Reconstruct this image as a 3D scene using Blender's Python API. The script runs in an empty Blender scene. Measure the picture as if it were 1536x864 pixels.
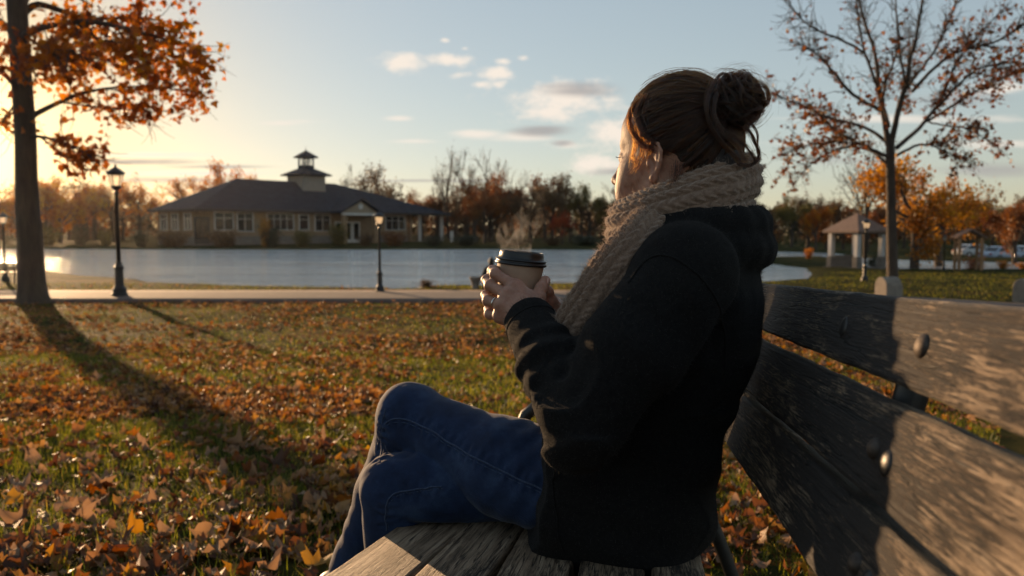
import bpy, math, random
import numpy as np
from mathutils import Vector, Matrix

random.seed(11)
RNG = np.random.default_rng(11)
SC = bpy.context.scene
COL = SC.collection
R = math.radians

# ------------------------------------------------------------------ camera model used for surveying the place
F_PX, CX, CY = 1200.0, 768.0, 432.0
CAM_Z = 1.08
PITCH = math.atan2(87.0, F_PX)
SP, CP = math.sin(PITCH), math.cos(PITCH)


def ray(px, py):
    u, v = px - CX, CY - py
    return np.array([u, v * SP + F_PX * CP, v * CP - F_PX * SP])


def P(px, py, d):
    """point on the sight line through a photo pixel at depth d (metres along +Y)"""
    r = ray(px, py)
    return np.array([0, 0, CAM_Z]) + r * (d / r[1])


def G(px, py, z):
    """point on the sight line at height z"""
    r = ray(px, py)
    return np.array([0, 0, CAM_Z]) + r * ((z - CAM_Z) / r[2])


# ------------------------------------------------------------------ object helpers
def tag(o, label=None, cat=None, group=None, kind=None):
    if label: o['label'] = label
    if cat: o['category'] = cat
    if group: o['group'] = group
    if kind: o['kind'] = kind
    return o


def empty(name, loc=(0, 0, 0), rz=0.0, label=None, cat=None, group=None):
    o = bpy.data.objects.new(name, None)
    COL.objects.link(o)
    o.location = tuple(float(c) for c in loc)
    o.rotation_euler = (0, 0, rz)
    return tag(o, label, cat, group)


def link(name, me, mat=None, parent=None, smooth=False, world=False):
    o = bpy.data.objects.new(name, me)
    COL.objects.link(o)
    if mat is not None and len(me.materials) == 0:
        me.materials.append(mat)
    if parent is not None:
        o.parent = parent
        if world:      # vertices were given in world space; parent has location / z-rotation only
            M = Matrix.Translation(parent_world(parent)) @ Matrix.Rotation(parent_rot(parent), 4, 'Z')
            o.matrix_parent_inverse = M.inverted()
    if smooth:
        me.polygons.foreach_set('use_smooth', np.ones(len(me.polygons), bool))
    return o


def parent_world(o):
    v = Vector(o.location)
    return v


def parent_rot(o):
    return o.rotation_euler[2]


def np_mesh(name, V, F, mat_idx=None):
    """V (n,3); F list of int arrays (m,k)"""
    if not isinstance(F, (list, tuple)): F = [F]
    F = [np.asarray(f, np.int32) for f in F if len(f)]
    me = bpy.data.meshes.new(name)
    V = np.asarray(V, np.float32)
    me.vertices.add(len(V)); me.vertices.foreach_set('co', V.ravel())
    nl = sum(f.size for f in F); npoly = sum(len(f) for f in F)
    me.loops.add(nl); me.polygons.add(npoly)
    me.loops.foreach_set('vertex_index', np.concatenate([f.ravel() for f in F]))
    tot = np.concatenate([np.full(len(f), f.shape[1], np.int32) for f in F])
    st = np.concatenate([[0], np.cumsum(tot)[:-1]]).astype(np.int32)
    me.polygons.foreach_set('loop_start', st)
    if mat_idx is not None:
        me.polygons.foreach_set('material_index', np.asarray(mat_idx, np.int32))
    me.update(calc_edges=True)
    return me


def add_attr(me, name, vals, domain='POINT', typ='FLOAT'):
    a = me.attributes.new(name, typ, domain)
    if typ == 'FLOAT':
        a.data.foreach_set('value', np.asarray(vals, np.float32).ravel())
    else:
        a.data.foreach_set('color', np.asarray(vals, np.float32).ravel())


class MB:
    """collects simple solids into one mesh"""
    def __init__(s): s.v, s.f = [], []

    def add(s, v, f):
        n = len(s.v)
        s.v += [tuple(float(c) for c in p) for p in v]
        s.f += [tuple(i + n for i in q) for q in f]
        return s

    def box(s, c, size, rz=0.0, bev=0.0, M=None):
        hx, hy, hz = size[0] / 2, size[1] / 2, size[2] / 2
        if bev <= 0:
            v = [(x, y, z) for x in (-hx, hx) for y in (-hy, hy) for z in (-hz, hz)]
            f = [(0, 1, 3, 2), (4, 6, 7, 5), (0, 4, 5, 1), (2, 3, 7, 6), (0, 2, 6, 4), (1, 5, 7, 3)]
        else:
            b = min(bev, hx * .9, hy * .9, hz * .9)
            v, f = [], []
            prof = [(-hz, b), (-hz + b, 0), (hz - b, 0), (hz, b)]
            for z, ins in prof:
                a, c2 = hx - ins, hy - ins
                k = b if ins == 0 else b * .6
                v += [(a - k, c2, z), (-a + k, c2, z), (-a, c2 - k, z), (-a, -c2 + k, z), (-a + k, -c2, z), (a - k, -c2, z), (a, -c2 + k, z), (a, c2 - k, z)]
            for r in range(3):
                for i in range(8):
                    j = (i + 1) % 8
                    f.append((r * 8 + i, r * 8 + j, r * 8 + 8 + j, r * 8 + 8 + i))
            f.append(tuple(reversed(range(8)))); f.append(tuple(range(24, 32)))
        ca, sa = math.cos(rz), math.sin(rz)
        if M is not None:
            v = [tuple(M @ Vector(p)) for p in v]
        else:
            v = [(c[0] + x * ca - y * sa, c[1] + x * sa + y * ca, c[2] + z) for x, y, z in v]
        return s.add(v, f)

    def lathe(s, c, prof, n=16, rot=0.0, cap=True):
        v, f = [], []
        for r, z in prof:
            for i in range(n):
                a = rot + 2 * math.pi * i / n
                v.append((c[0] + r * math.cos(a), c[1] + r * math.sin(a), c[2] + z))
        for k in range(len(prof) - 1):
            for i in range(n):
                j = (i + 1) % n
                f.append((k * n + i, k * n + j, k * n + n + j, k * n + n + i))
        if cap:
            f.append(tuple(reversed(range(n))))
            f.append(tuple(range((len(prof) - 1) * n, len(prof) * n)))
        return s.add(v, f)

    def tube(s, pts, rad, n=8, cap=True):
        V, F = tube_np(np.array(pts, float), np.broadcast_to(np.array(rad, float), (len(pts),)), n)
        s.add(V, F.tolist())
        if cap:
            k = len(s.v) - len(V)
            s.f.append(tuple(k + i for i in reversed(range(n))))
            s.f.append(tuple(k + (len(pts) - 1) * n + i for i in range(n)))
        return s

    def poly(s, pts, faces): return s.add(pts, faces)

    def build(s, name, mat, parent=None, smooth=False, world=False):
        me = bpy.data.meshes.new(name)
        me.from_pydata(s.v, [], s.f); me.update()
        return link(name, me, mat, parent, smooth, world)


def frames(pts):
    T = np.gradient(pts, axis=0)
    T /= np.linalg.norm(T, axis=1, keepdims=True) + 1e-12
    N = np.zeros_like(T)
    ref = np.array([0, 0, 1.0]) if abs(T[0, 2]) < .9 else np.array([1.0, 0, 0])
    n = np.cross(T[0], ref); n /= np.linalg.norm(n)
    for i in range(len(pts)):
        n = n - T[i] * n.dot(T[i])
        n /= np.linalg.norm(n) + 1e-12
        N[i] = n
    return T, N, np.cross(T, N)


def tube_np(pts, rad, n=6):
    T, N, B = frames(pts)
    a = np.arange(n) * 2 * np.pi / n
    ring = N[:, None, :] * np.cos(a)[None, :, None] + B[:, None, :] * np.sin(a)[None, :, None]
    V = (pts[:, None, :] + ring * np.asarray(rad)[:, None, None]).reshape(-1, 3)
    m = len(pts)
    i = np.arange(m - 1)[:, None] * n; j = np.arange(n)[None, :]; j2 = (j + 1) % n
    F = np.stack([i + j, i + j2, i + n + j2, i + n + j], -1).reshape(-1, 4)
    return V, F


def resample(pts, n):
    """smooth Catmull-Rom through pts, n samples evenly by length"""
    p = np.asarray(pts, float)
    q = np.vstack([2 * p[0] - p[1], p, 2 * p[-1] - p[-2]])
    out = []
    for i in range(1, len(q) - 2):
        t = np.linspace(0, 1, 24, endpoint=False)[:, None]
        a, b, c, d = q[i - 1], q[i], q[i + 1], q[i + 2]
        out.append(.5 * (2 * b + (c - a) * t + (2 * a - 5 * b + 4 * c - d) * t ** 2 + (3 * b - a - 3 * c + d) * t ** 3))
    out = np.vstack(out + [p[-1:]])
    s = np.concatenate([[0], np.cumsum(np.linalg.norm(np.diff(out[:, :3], axis=0), axis=1))])
    t = np.linspace(0, s[-1], n)
    return np.stack([np.interp(t, s, out[:, k]) for k in range(p.shape[1])], 1)


# ------------------------------------------------------------------ smooth value noise in numpy
_tab = np.random.default_rng(5).random((64, 64, 64)).astype(np.float32)


def vnoise(p, scale):
    q = np.asarray(p, float) * scale
    i = np.floor(q).astype(int); f = q - i
    f = f * f * (3 - 2 * f)
    r = 0
    for dx in (0, 1):
        for dy in (0, 1):
            for dz in (0, 1):
                w = (f[..., 0] if dx else 1 - f[..., 0]) * (f[..., 1] if dy else 1 - f[..., 1]) * (f[..., 2] if dz else 1 - f[..., 2])
                r = r + w * _tab[(i[..., 0] + dx) & 63, (i[..., 1] + dy) & 63, (i[..., 2] + dz) & 63]
    return r


def fbm(p, scale, oct=3):
    s, a, t = 0, 1, 0
    for k in range(oct):
        s = s + a * vnoise(np.asarray(p) + 17.3 * k, scale * 2 ** k); t += a; a *= .5
    return s / t


def sstep(a, b, x):
    t = np.clip((x - a) / (b - a), 0, 1)
    return t * t * (3 - 2 * t)


# ------------------------------------------------------------------ implicit surfaces: blended solids -> one continuous mesh
class Field:
    def __init__(s, lo, hi, h):
        s.lo = np.array(lo, float); s.h = h
        s.n = np.ceil((np.array(hi) - s.lo) / h).astype(int) + 1
        s.D = np.full(s.n, 1.0, np.float32)

    def sub(s, lo, hi):
        a = np.maximum(np.floor((np.array(lo) - s.lo) / s.h).astype(int), 0)
        b = np.minimum(np.ceil((np.array(hi) - s.lo) / s.h).astype(int) + 1, s.n)
        b = np.maximum(b, a)
        sl = tuple(slice(a[k], b[k]) for k in range(3))
        ax = [s.lo[k] + s.h * np.arange(a[k], b[k]) for k in range(3)]
        X = np.stack(np.meshgrid(*ax, indexing='ij'), -1).astype(np.float32)
        return sl, X

    def put(s, sl, d, k=0.01, op='u'):
        a = s.D[sl]
        if op == 'u':
            h = np.maximum(k - np.abs(a - d), 0) / k if k > 0 else 0
            s.D[sl] = np.minimum(a, d) - h * h * k * .25
        elif op == 's':
            d = -d
            h = np.maximum(k - np.abs(a - d), 0) / k if k > 0 else 0
            s.D[sl] = np.maximum(a, d) + h * h * k * .25

    def cone(s, a, b, ra, rb, k=0.01, op='u', flat=None):
        """tapered limb from a to b; flat=(axis, factor) thins it along an axis"""
        a = np.asarray(a, float); b = np.asarray(b, float)
        m = max(ra, rb) + k + 3 * s.h
        sl, X = s.sub(np.minimum(a, b) - m, np.maximum(a, b) + m)
        if X.size == 0: return
        ab = b - a
        t = np.clip(((X - a) @ ab) / (ab @ ab + 1e-12), 0, 1)
        v = X - (a + t[..., None] * ab)
        if flat is not None:
            ax = np.asarray(flat[0], float); ax /= np.linalg.norm(ax)
            c = v @ ax
            v = v + (c * (flat[1] - 1))[..., None] * ax
        d = np.sqrt((v * v).sum(-1)) - (ra + (rb - ra) * t)
        s.put(sl, d.astype(np.float32), k, op)

    def chain(s, pts, rad, k=0.01, op='u', flat=None):
        for i in range(len(pts) - 1):
            s.cone(pts[i], pts[i + 1], rad[i], rad[i + 1], k, op, flat)

    def ell(s, c, r, M=None, k=0.01, op='u'):
        """ellipsoid, rows of M are its axes"""
        c = np.asarray(c, float); r = np.asarray(r, float)
        m = r.max() + k + 3 * s.h
        sl, X = s.sub(c - m, c + m)
        if X.size == 0: return
        q = X - c
        if M is not None: q = q @ np.asarray(M, float).T
        k0 = np.sqrt(((q / r) ** 2).sum(-1)); k1 = np.sqrt(((q / (r * r)) ** 2).sum(-1)) + 1e-9
        s.put(sl, (k0 * (k0 - 1) / k1).astype(np.float32), k, op)

    def warp(s, fn):
        sl, X = s.sub(s.lo, s.lo + s.h * (s.n + 1))
        band = np.abs(s.D) < .03
        s.D[band] += fn(X[band]).astype(np.float32)

    def mesh(s, relax=1):
        D = s.D; S = D < 0
        c = [S[i:D.shape[0] - 1 + i, j:D.shape[1] - 1 + j, k:D.shape[2] - 1 + k] for i in (0, 1) for j in (0, 1) for k in (0, 1)]
        cnt = sum(x.astype(np.int8) for x in c)
        act = (cnt > 0) & (cnt < 8)
        I = np.argwhere(act)
        idx = np.full(act.shape, -1, np.int32); idx[act] = np.arange(len(I))
        corners = np.array([(i, j, k) for i in (0, 1) for j in (0, 1) for k in (0, 1)])
        val = np.stack([D[I[:, 0] + a, I[:, 1] + b, I[:, 2] + cc] for a, b, cc in corners], 1)
        acc = np.zeros((len(I), 3)); num = np.zeros(len(I))
        for a in range(8):
            for b in range(a + 1, 8):
                if np.abs(corners[a] - corners[b]).sum() != 1: continue
                va, vb = val[:, a], val[:, b]
                m = (va < 0) != (vb < 0)
                t = np.where(m, va / np.where(m, va - vb, 1), 0)
                acc += np.where(m[:, None], corners[a] + t[:, None] * (corners[b] - corners[a]), 0)
                num += m
        V = s.lo + s.h * (I + acc / num[:, None])
        quads = []
        for ax in range(3):
            o1, o2 = [(1, 2), (2, 0), (0, 1)][ax]
            sl0 = [slice(1, -1)] * 3; sl1 = [slice(1, -1)] * 3
            sl0[ax] = slice(0, -1); sl1[ax] = slice(1, None)
            A, B = S[tuple(sl0)], S[tuple(sl1)]
            E = np.argwhere(A != B)
            if len(E) == 0: continue
            flip = A[tuple(E.T)]
            E = E.copy()
            for q in range(3):
                if q != ax: E[:, q] += 1
            e1 = np.zeros(3, int); e1[o1] = 1
            e2 = np.zeros(3, int); e2[o2] = 1
            g = lambda off: idx[tuple((E - off).T)]
            q = np.stack([g(e1 + e2), g(e2), g(0 * e1), g(e1)], 1)
            q[~flip] = q[~flip][:, ::-1]
            quads.append(q)
        Q = np.vstack(quads)
        Q = Q[(Q >= 0).all(1)]
        for _ in range(relax): V = relax_mesh(V, Q)
        return V, Q


def relax_mesh(V, Q, w=.5):
    e = np.vstack([Q[:, [0, 1]], Q[:, [1, 2]], Q[:, [2, 3]], Q[:, [3, 0]]])
    acc = np.zeros_like(V); n = np.zeros(len(V))
    for a, b in ((0, 1), (1, 0)):
        for k in range(3): acc[:, k] += np.bincount(e[:, a], V[e[:, b], k], len(V))
        n += np.bincount(e[:, a], minlength=len(V))
    return V * (1 - w) + w * acc / np.maximum(n, 1)[:, None]


def vnormals(V, Q):
    n = np.cross(V[Q[:, 2]] - V[Q[:, 0]], V[Q[:, 3]] - V[Q[:, 1]])
    N = np.zeros_like(V)
    for c in range(4):
        for k in range(3): N[:, k] += np.bincount(Q[:, c], n[:, k], len(V))
    return N / (np.linalg.norm(N, axis=1, keepdims=True) + 1e-12)


# ------------------------------------------------------------------ materials
def newmat(name):
    m = bpy.data.materials.new(name); m.use_nodes = True
    nt = m.node_tree
    b = nt.nodes['Principled BSDF']
    return m, nt, b


def N(nt, typ, **kw):
    n = nt.nodes.new(typ)
    for k, v in kw.items():
        if k.startswith('i_'):
            key = k[2:]
            key = int(key) if key.isdigit() else key.replace('_', ' ')
            n.inputs[key].default_value = v
        else:
            setattr(n, k, v)
    return n


def ramp(nt, stops, fac=None, interp='LINEAR'):
    r = nt.nodes.new('ShaderNodeValToRGB')
    r.color_ramp.interpolation = interp
    el = r.color_ramp.elements
    while len(el) < len(stops): el.new(.5)
    for e, (p, c) in zip(el, stops):
        e.position = p; e.color = (*c, 1) if len(c) == 3 else c
    if fac is not None: nt.links.new(fac, r.inputs[0])
    return r


def coord(nt, kind='Object', scale=None):
    t = nt.nodes.new('ShaderNodeTexCoord')
    out = t.outputs[kind]
    if scale is not None:
        m = N(nt, 'ShaderNodeMapping'); m.inputs['Scale'].default_value = scale
        nt.links.new(out, m.inputs['Vector']); out = m.outputs[0]
    return out


def noise(nt, vec, scale, detail=4, rough=.6, dist=0.0):
    n = N(nt, 'ShaderNodeTexNoise'); n.inputs['Scale'].default_value = scale
    n.inputs['Detail'].default_value = detail; n.inputs['Roughness'].default_value = rough
    n.inputs['Distortion'].default_value = dist
    if vec is not None: nt.links.new(vec, n.inputs['Vector'])
    return n.outputs['Fac']


def bump(nt, b, h, dist=.01, strength=.5):
    n = N(nt, 'ShaderNodeBump'); n.inputs['Strength'].default_value = strength; n.inputs['Distance'].default_value = dist
    nt.links.new(h, n.inputs['Height']); nt.links.new(n.outputs[0], b.inputs['Normal'])
    return n


def simple(name, stops, rough=.7, scale=8.0, detail=5, metallic=0.0, bump_d=0.0, bump_s=.4, space='Object', vscale=None, spec=.5, sheen=0.0):
    """colour varied by noise over the given colour stops"""
    m, nt, b = newmat(name)
    v = coord(nt, space, vscale)
    f = noise(nt, v, scale, detail)
    r = ramp(nt, stops, f)
    nt.links.new(r.outputs[0], b.inputs['Base Color'])
    b.inputs['Roughness'].default_value = rough; b.inputs['Metallic'].default_value = metallic
    b.inputs['Specular IOR Level'].default_value = spec
    if sheen:
        b.inputs['Sheen Weight'].default_value = sheen
    if bump_d: bump(nt, b, noise(nt, v, scale * 3, 6), bump_d, bump_s)
    return m


def leafmat(name, stops, trans=.5, rough=.5, scale=2.0, attr=None, spec=.4):
    """thin leaf: diffuse + translucent, hue varied from leaf to leaf by an attribute or by place"""
    m = bpy.data.materials.new(name); m.use_nodes = True
    nt = m.node_tree; nt.nodes.clear()
    out = N(nt, 'ShaderNodeOutputMaterial')
    if attr:
        a = N(nt, 'ShaderNodeAttribute'); a.attribute_name = attr; f = a.outputs['Fac']
    else:
        f = noise(nt, coord(nt, 'Object'), scale, 3)
    r = ramp(nt, stops, f)
    p = N(nt, 'ShaderNodeBsdfPrincipled'); p.inputs['Roughness'].default_value = rough
    p.inputs['Specular IOR Level'].default_value = spec
    nt.links.new(r.outputs[0], p.inputs['Base Color'])
    t = N(nt, 'ShaderNodeBsdfTranslucent')
    hs = N(nt, 'ShaderNodeHueSaturation'); hs.inputs['Saturation'].default_value = 1.1; hs.inputs['Value'].default_value = 1.25
    nt.links.new(r.outputs[0], hs.inputs['Color']); nt.links.new(hs.outputs[0], t.inputs['Color'])
    mx = N(nt, 'ShaderNodeMixShader'); mx.inputs[0].default_value = trans
    nt.links.new(p.outputs[0], mx.inputs[1]); nt.links.new(t.outputs[0], mx.inputs[2])
    nt.links.new(mx.outputs[0], out.inputs['Surface'])
    return m


MAT = {}
# ------------------------------------------------------------------ camera
cam = bpy.data.cameras.new('camera')
cam.sensor_width = 36.0; cam.lens = F_PX / 1536 * 36; cam.clip_start = .02; cam.clip_end = 6000
cam.dof.use_dof = True; cam.dof.focus_distance = 1.36; cam.dof.aperture_fstop = 5.2
cam_o = bpy.data.objects.new('camera', cam); COL.objects.link(cam_o)
cam_o.location = (0, 0, CAM_Z); cam_o.rotation_euler = (math.pi / 2 - PITCH, 0, 0)
SC.camera = cam_o

# ------------------------------------------------------------------ sun and sky
SUN_TAN, SUN_EL = .675, R(6.0)
SUN_AZ = math.atan(SUN_TAN)                       # to the left of the view axis
SUN_DIR = np.array([-math.sin(SUN_AZ) * math.cos(SUN_EL), math.cos(SUN_AZ) * math.cos(SUN_EL), math.sin(SUN_EL)])
sun = bpy.data.lights.new('sun', 'SUN'); sun.energy = 5.0; sun.angle = R(.8); sun.color = (1.0, .63, .33)
sun_o = bpy.data.objects.new('sun', sun); COL.objects.link(sun_o)
sun_o.rotation_euler = Vector(SUN_DIR).to_track_quat('Z', 'Y').to_euler()

W = bpy.data.worlds.new('World'); SC.world = W; W.use_nodes = True
W.cycles.sampling_method = 'MANUAL'; W.cycles.sample_map_resolution = 256
nt = W.node_tree; nt.nodes.clear()
wo = N(nt, 'ShaderNodeOutputWorld'); bg = N(nt, 'ShaderNodeBackground'); bg.inputs['Strength'].default_value = .11
sky = N(nt, 'ShaderNodeTexSky', sky_type='NISHITA'); sky.sun_disc = False
sky.sun_elevation = SUN_EL; sky.sun_rotation = -SUN_AZ
sky.air_density = 1.0; sky.dust_density = .35; sky.ozone_density = 2.0; sky.altitude = 100
# clouds are placed by compass direction: x/y and z/y of the view direction
geo = N(nt, 'ShaderNodeTexCoord')
sep = N(nt, 'ShaderNodeSeparateXYZ'); nt.links.new(geo.outputs['Generated'], sep.inputs[0])


def M2(op, a, b=None, c=None, clamp=False):
    n = N(nt, 'ShaderNodeMath', operation=op); n.use_clamp = clamp
    for i, v in enumerate((a, b, c)):
        if v is None: continue
        if isinstance(v, (int, float)): n.inputs[i].default_value = v
        else: nt.links.new(v, n.inputs[i])
    return n.outputs[0]


ymax = M2('MAXIMUM', sep.outputs['Y'], .05)
tx = M2('DIVIDE', sep.outputs['X'], ymax); tz = M2('DIVIDE', sep.outputs['Z'], ymax)
cmb = N(nt, 'ShaderNodeCombineXYZ'); nt.links.new(tx, cmb.inputs[0]); nt.links.new(tz, cmb.inputs[1])


def wnoise(scale, sx, sy, detail=5, rough=.6, dist=.0):
    mp = N(nt, 'ShaderNodeMapping'); mp.inputs['Scale'].default_value = (sx, sy, 1)
    nt.links.new(cmb.outputs[0], mp.inputs[0])
    return noise(nt, mp.outputs[0], scale, detail, rough, dist)


n_puff = wnoise(26, 1, 1.7, 5, .66)
n_streak = wnoise(7, 1, 7, 3, .6, .3)


def mask(specs, nz, amp, soft):
    """nearest of several soft ellipses, its edge broken by noise; thin clouds sit a little off the plane so never reach full depth"""
    out = None
    for px, py, rx, ry, dens in specs:
        r = ray(px, py)
        cx_, cz_ = r[0] / r[1], r[2] / r[1]
        n1 = N(nt, 'ShaderNodeVectorMath', operation='MULTIPLY_ADD')
        nt.links.new(cmb.outputs[0], n1.inputs[0])
        n1.inputs[1].default_value = (F_PX / rx, F_PX / ry, 0); n1.inputs[2].default_value = (-cx_ * F_PX / rx, -cz_ * F_PX / ry, .75 * (1 - dens))
        ln = N(nt, 'ShaderNodeVectorMath', operation='LENGTH'); nt.links.new(n1.outputs[0], ln.inputs[0])
        out = ln.outputs['Value'] if out is None else M2('MINIMUM', out, ln.outputs['Value'])
    q = M2('ADD', out, M2('MULTIPLY', M2('SUBTRACT', nz, .5), amp))
    mr = N(nt, 'ShaderNodeMapRange', interpolation_type='SMOOTHSTEP'); nt.links.new(q, mr.inputs[0])
    mr.inputs[1].default_value = 1.0; mr.inputs[2].default_value = 1.0 - soft; mr.inputs[3].default_value = 0; mr.inputs[4].default_value = 1
    return M2('MULTIPLY', mr.outputs[0], M2('GREATER_THAN', sep.outputs['Y'], .06))


puffs = [(605, 95, 50, 20, .85), (672, 90, 48, 16, .85), (741, 110, 34, 13, .8), (722, 127, 22, 8, .7), (752, 91, 22, 7, .7),
         (783, 87, 14, 6, .7), (668, 60, 9, 5, .6), (697, 73, 9, 5, .6), (752, 126, 16, 8, .5), (695, 113, 24, 7, .6),
         (850, 148, 118, 34, .95), (820, 168, 80, 20, .7), (925, 205, 70, 44, .75), (905, 245, 80, 22, .6), (855, 218, 40, 9, .6), (1060, 130, 50, 22, .6)]
bright = [(420, 185, 50, 7, .5), (600, 178, 30, 6, .6), (620, 212, 60, 6, .5), (710, 200, 50, 9, .5), (455, 182, 60, 5, .35), (790, 205, 60, 10, .45),
          (230, 232, 130, 7, .75), (300, 260, 160, 6, .7), (1340, 178, 240, 9, .5), (1480, 215, 130, 10, .5), (1230, 215, 120, 8, .4), (1500, 130, 60, 16, .4)]
greys = [(868, 136, 84, 17, .75), (815, 196, 62, 12, .85), (845, 215, 26, 7, .5), (215, 243, 125, 7, .55), (330, 250, 120, 5, .45), (260, 270, 150, 7, .45), (640, 271, 220, 4, .45),
         (920, 258, 60, 9, .35), (1500, 255, 170, 18, .35), (1430, 150, 120, 16, .35), (1300, 240, 150, 10, .25)]
m1 = mask(puffs, n_puff, 2.3, .95)
m2 = mask(bright, n_streak, 1.7, .9)
m3 = mask(greys, n_streak, .9, .8)


def mixc(a, b, fac):
    x = N(nt, 'ShaderNodeMix', data_type='RGBA'); x.clamp_factor = True
    nt.links.new(fac, x.inputs[0]); nt.links.new(a, x.inputs[6])
    if isinstance(b, tuple): x.inputs[7].default_value = (*b, 1)
    else: nt.links.new(b, x.inputs[7])
    return x.outputs[2]


CLOUD_LIT, CLOUD_GREY = (4.7, 4.15, 3.6), (2.0, 1.9, 1.85)
gm = N(nt, 'ShaderNodeGamma'); gm.inputs['Gamma'].default_value = .48; nt.links.new(sky.outputs[0], gm.inputs[0])
hs = N(nt, 'ShaderNodeHueSaturation'); hs.inputs['Saturation'].default_value = .95; hs.inputs['Value'].default_value = 1.62; nt.links.new(gm.outputs[0], hs.inputs['Color'])
# aureole of the low sun in thin high cloud
dt = N(nt, 'ShaderNodeVectorMath', operation='DOT_PRODUCT'); nt.links.new(geo.outputs['Generated'], dt.inputs[0]); dt.inputs[1].default_value = tuple(SUN_DIR)
dp = M2('MAXIMUM', dt.outputs['Value'], 0.0)
g1 = M2('ADD', M2('MULTIPLY', M2('POWER', dp, 40.0), .7), M2('MULTIPLY', M2('POWER', dp, 420.0), 9.0))
gl_ = N(nt, 'ShaderNodeMix', data_type='RGBA', blend_type='ADD'); gl_.inputs[0].default_value = 1
gc = N(nt, 'ShaderNodeVectorMath', operation='SCALE'); gc.inputs[0].default_value = (1.0, .62, .22); nt.links.new(g1, gc.inputs['Scale'])
tn = N(nt, 'ShaderNodeMix', data_type='RGBA', blend_type='MULTIPLY'); tn.inputs[0].default_value = 1; tn.inputs[7].default_value = (1.015, 1.0, .985, 1); nt.links.new(hs.outputs[0], tn.inputs[6])
wt = N(nt, 'ShaderNodeMix', data_type='RGBA', blend_type='MULTIPLY'); wt.inputs[7].default_value = (1.0, .80, .52, 1); nt.links.new(tn.outputs[2], wt.inputs[6])
nt.links.new(M2('POWER', dp, 45.0), wt.inputs[0])
nt.links.new(wt.outputs[2], gl_.inputs[6]); nt.links.new(gc.outputs[0], gl_.inputs[7])
c = mixc(gl_.outputs[2], CLOUD_LIT, M2('MULTIPLY', m2, .8))
c = mixc(c, CLOUD_LIT, M2('MULTIPLY', m1, .95))
c = mixc(c, CLOUD_GREY, M2('MULTIPLY', m3, .85))
nt.links.new(c, bg.inputs[0]); nt.links.new(bg.outputs[0], wo.inputs[0])

SC.view_settings.view_transform = 'Standard'; SC.view_settings.look = 'None'
SC.view_settings.exposure = 0.9; SC.view_settings.gamma = 1.0
SC.render.engine = 'CYCLES'
SC.cycles.use_denoising = True
SC.cycles.max_bounces = 7; SC.cycles.transparent_max_bounces = 10; SC.cycles.volume_bounces = 1
SC.cycles.sample_clamp_indirect = 6

# ------------------------------------------------------------------ terrain, lake, path
Z_FLAT, Z_WATER = -1.0, -1.12
_shore_px = [(-420, 386), (-200, 390), (0, 397), (60, 403), (110, 411), (180, 419), (250, 425), (400, 430.5), (560, 434), (606, 435), (632, 431), (690, 430.5), (745, 430),
             (800, 429), (870, 428), (950, 427), (1050, 425), (1150, 424), (1190, 420), (1207, 413), (1200, 405), (1178, 399.5), (1150, 397), (1118, 393.5), (1104, 390),
             (1118, 387.5), (1150, 386.5), (1240, 386), (1290, 392), (1308, 404), (1350, 405), (1400, 405.5), (1500, 405), (1590, 404), (1590, 394), (1480, 393), (1380, 391), (1310, 389), (1250, 380.5), (1190, 378),
             (1100, 376), (1000, 375.5), (900, 375), (700, 374), (500, 374.6), (200, 374), (0, 373), (-420, 371)]
SHORE = np.array([G(a, b, Z_WATER)[:2] for a, b in _shore_px])


def lake_sd(p):
    """signed distance to the lake outline, negative in the water"""
    p = np.asarray(p, float)
    d = np.full(len(p), 1e9); ins = np.zeros(len(p), bool)
    for i in range(len(SHORE)):
        a, b = SHORE[i], SHORE[(i + 1) % len(SHORE)]
        e = b - a; w = p - a
        t = np.clip((w @ e) / (e @ e), 0, 1)
        d = np.minimum(d, ((w - t[:, None] * e) ** 2).sum(1))
        c1 = (a[1] <= p[:, 1]) != (b[1] <= p[:, 1])
        xx = a[0] + (p[:, 1] - a[1]) * (b[0] - a[0]) / (b[1] - a[1] + 1e-12)
        ins ^= c1 & (p[:, 0] < xx)
    d = np.sqrt(d)
    return np.where(ins, -d, d)


def path_mid(x):
    x = np.asarray(x, float)
    return 24.9 - .10 * np.maximum(x - 6, 0) ** 2 - .004 * np.maximum(-x - 14, 0) ** 2


PATH_HALF = 2.2


def H(x, y, lake=True):
    x = np.atleast_1d(np.asarray(x, float)); y = np.atleast_1d(np.asarray(y, float))
    t_ = np.clip(y - 1.4, 0, None) / 11.5
    z = -(1 - np.exp(-t_ * 1.15 - .9 * t_ ** 3))
    z = z - .9 * sstep(60, 72, y) * sstep(34, 42, x)
    z = z + .25 * sstep(95, 160, y) + 3.0 * sstep(170, 420, y)
    p3 = np.stack([x, y, 0 * x], -1)
    off = np.abs(y - path_mid(x))
    rough = (fbm(p3, .45, 2) - .5) * .10 + (vnoise(p3, 3.0) - .5) * .022
    z = z + rough * sstep(PATH_HALF, PATH_HALF + 1.2, off) * (1 - .5 * sstep(40, 90, y))
    if lake:
        s = lake_sd(np.stack([x, y], -1))
        s = s + (fbm(p3, .35, 3) - .5) * 1.2 * sstep(0, 40, y)
        w = sstep(.9, -.9, s)
        z = z * (1 - w) + (Z_WATER - .55) * w
    return z


def H1(x, y): return float(H(x, y)[0])


def ground_px(px, py, dmax=900):
    """where the sight line through a pixel meets the ground"""
    r = ray(px, py); r = r / r[1]
    d = np.concatenate([np.arange(1, 60, .05), np.arange(60, dmax, .4)])
    q = np.array([0, 0, CAM_Z]) + d[:, None] * r
    h = H(q[:, 0], q[:, 1])
    k = np.argmax(q[:, 2] < h)
    return q[k]


def stand(px, d):
    """point on the ground in the column of pixel px at depth d"""
    x = (px - CX) / F_PX * d
    return np.array([x, d, H1(x, d)])


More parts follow.
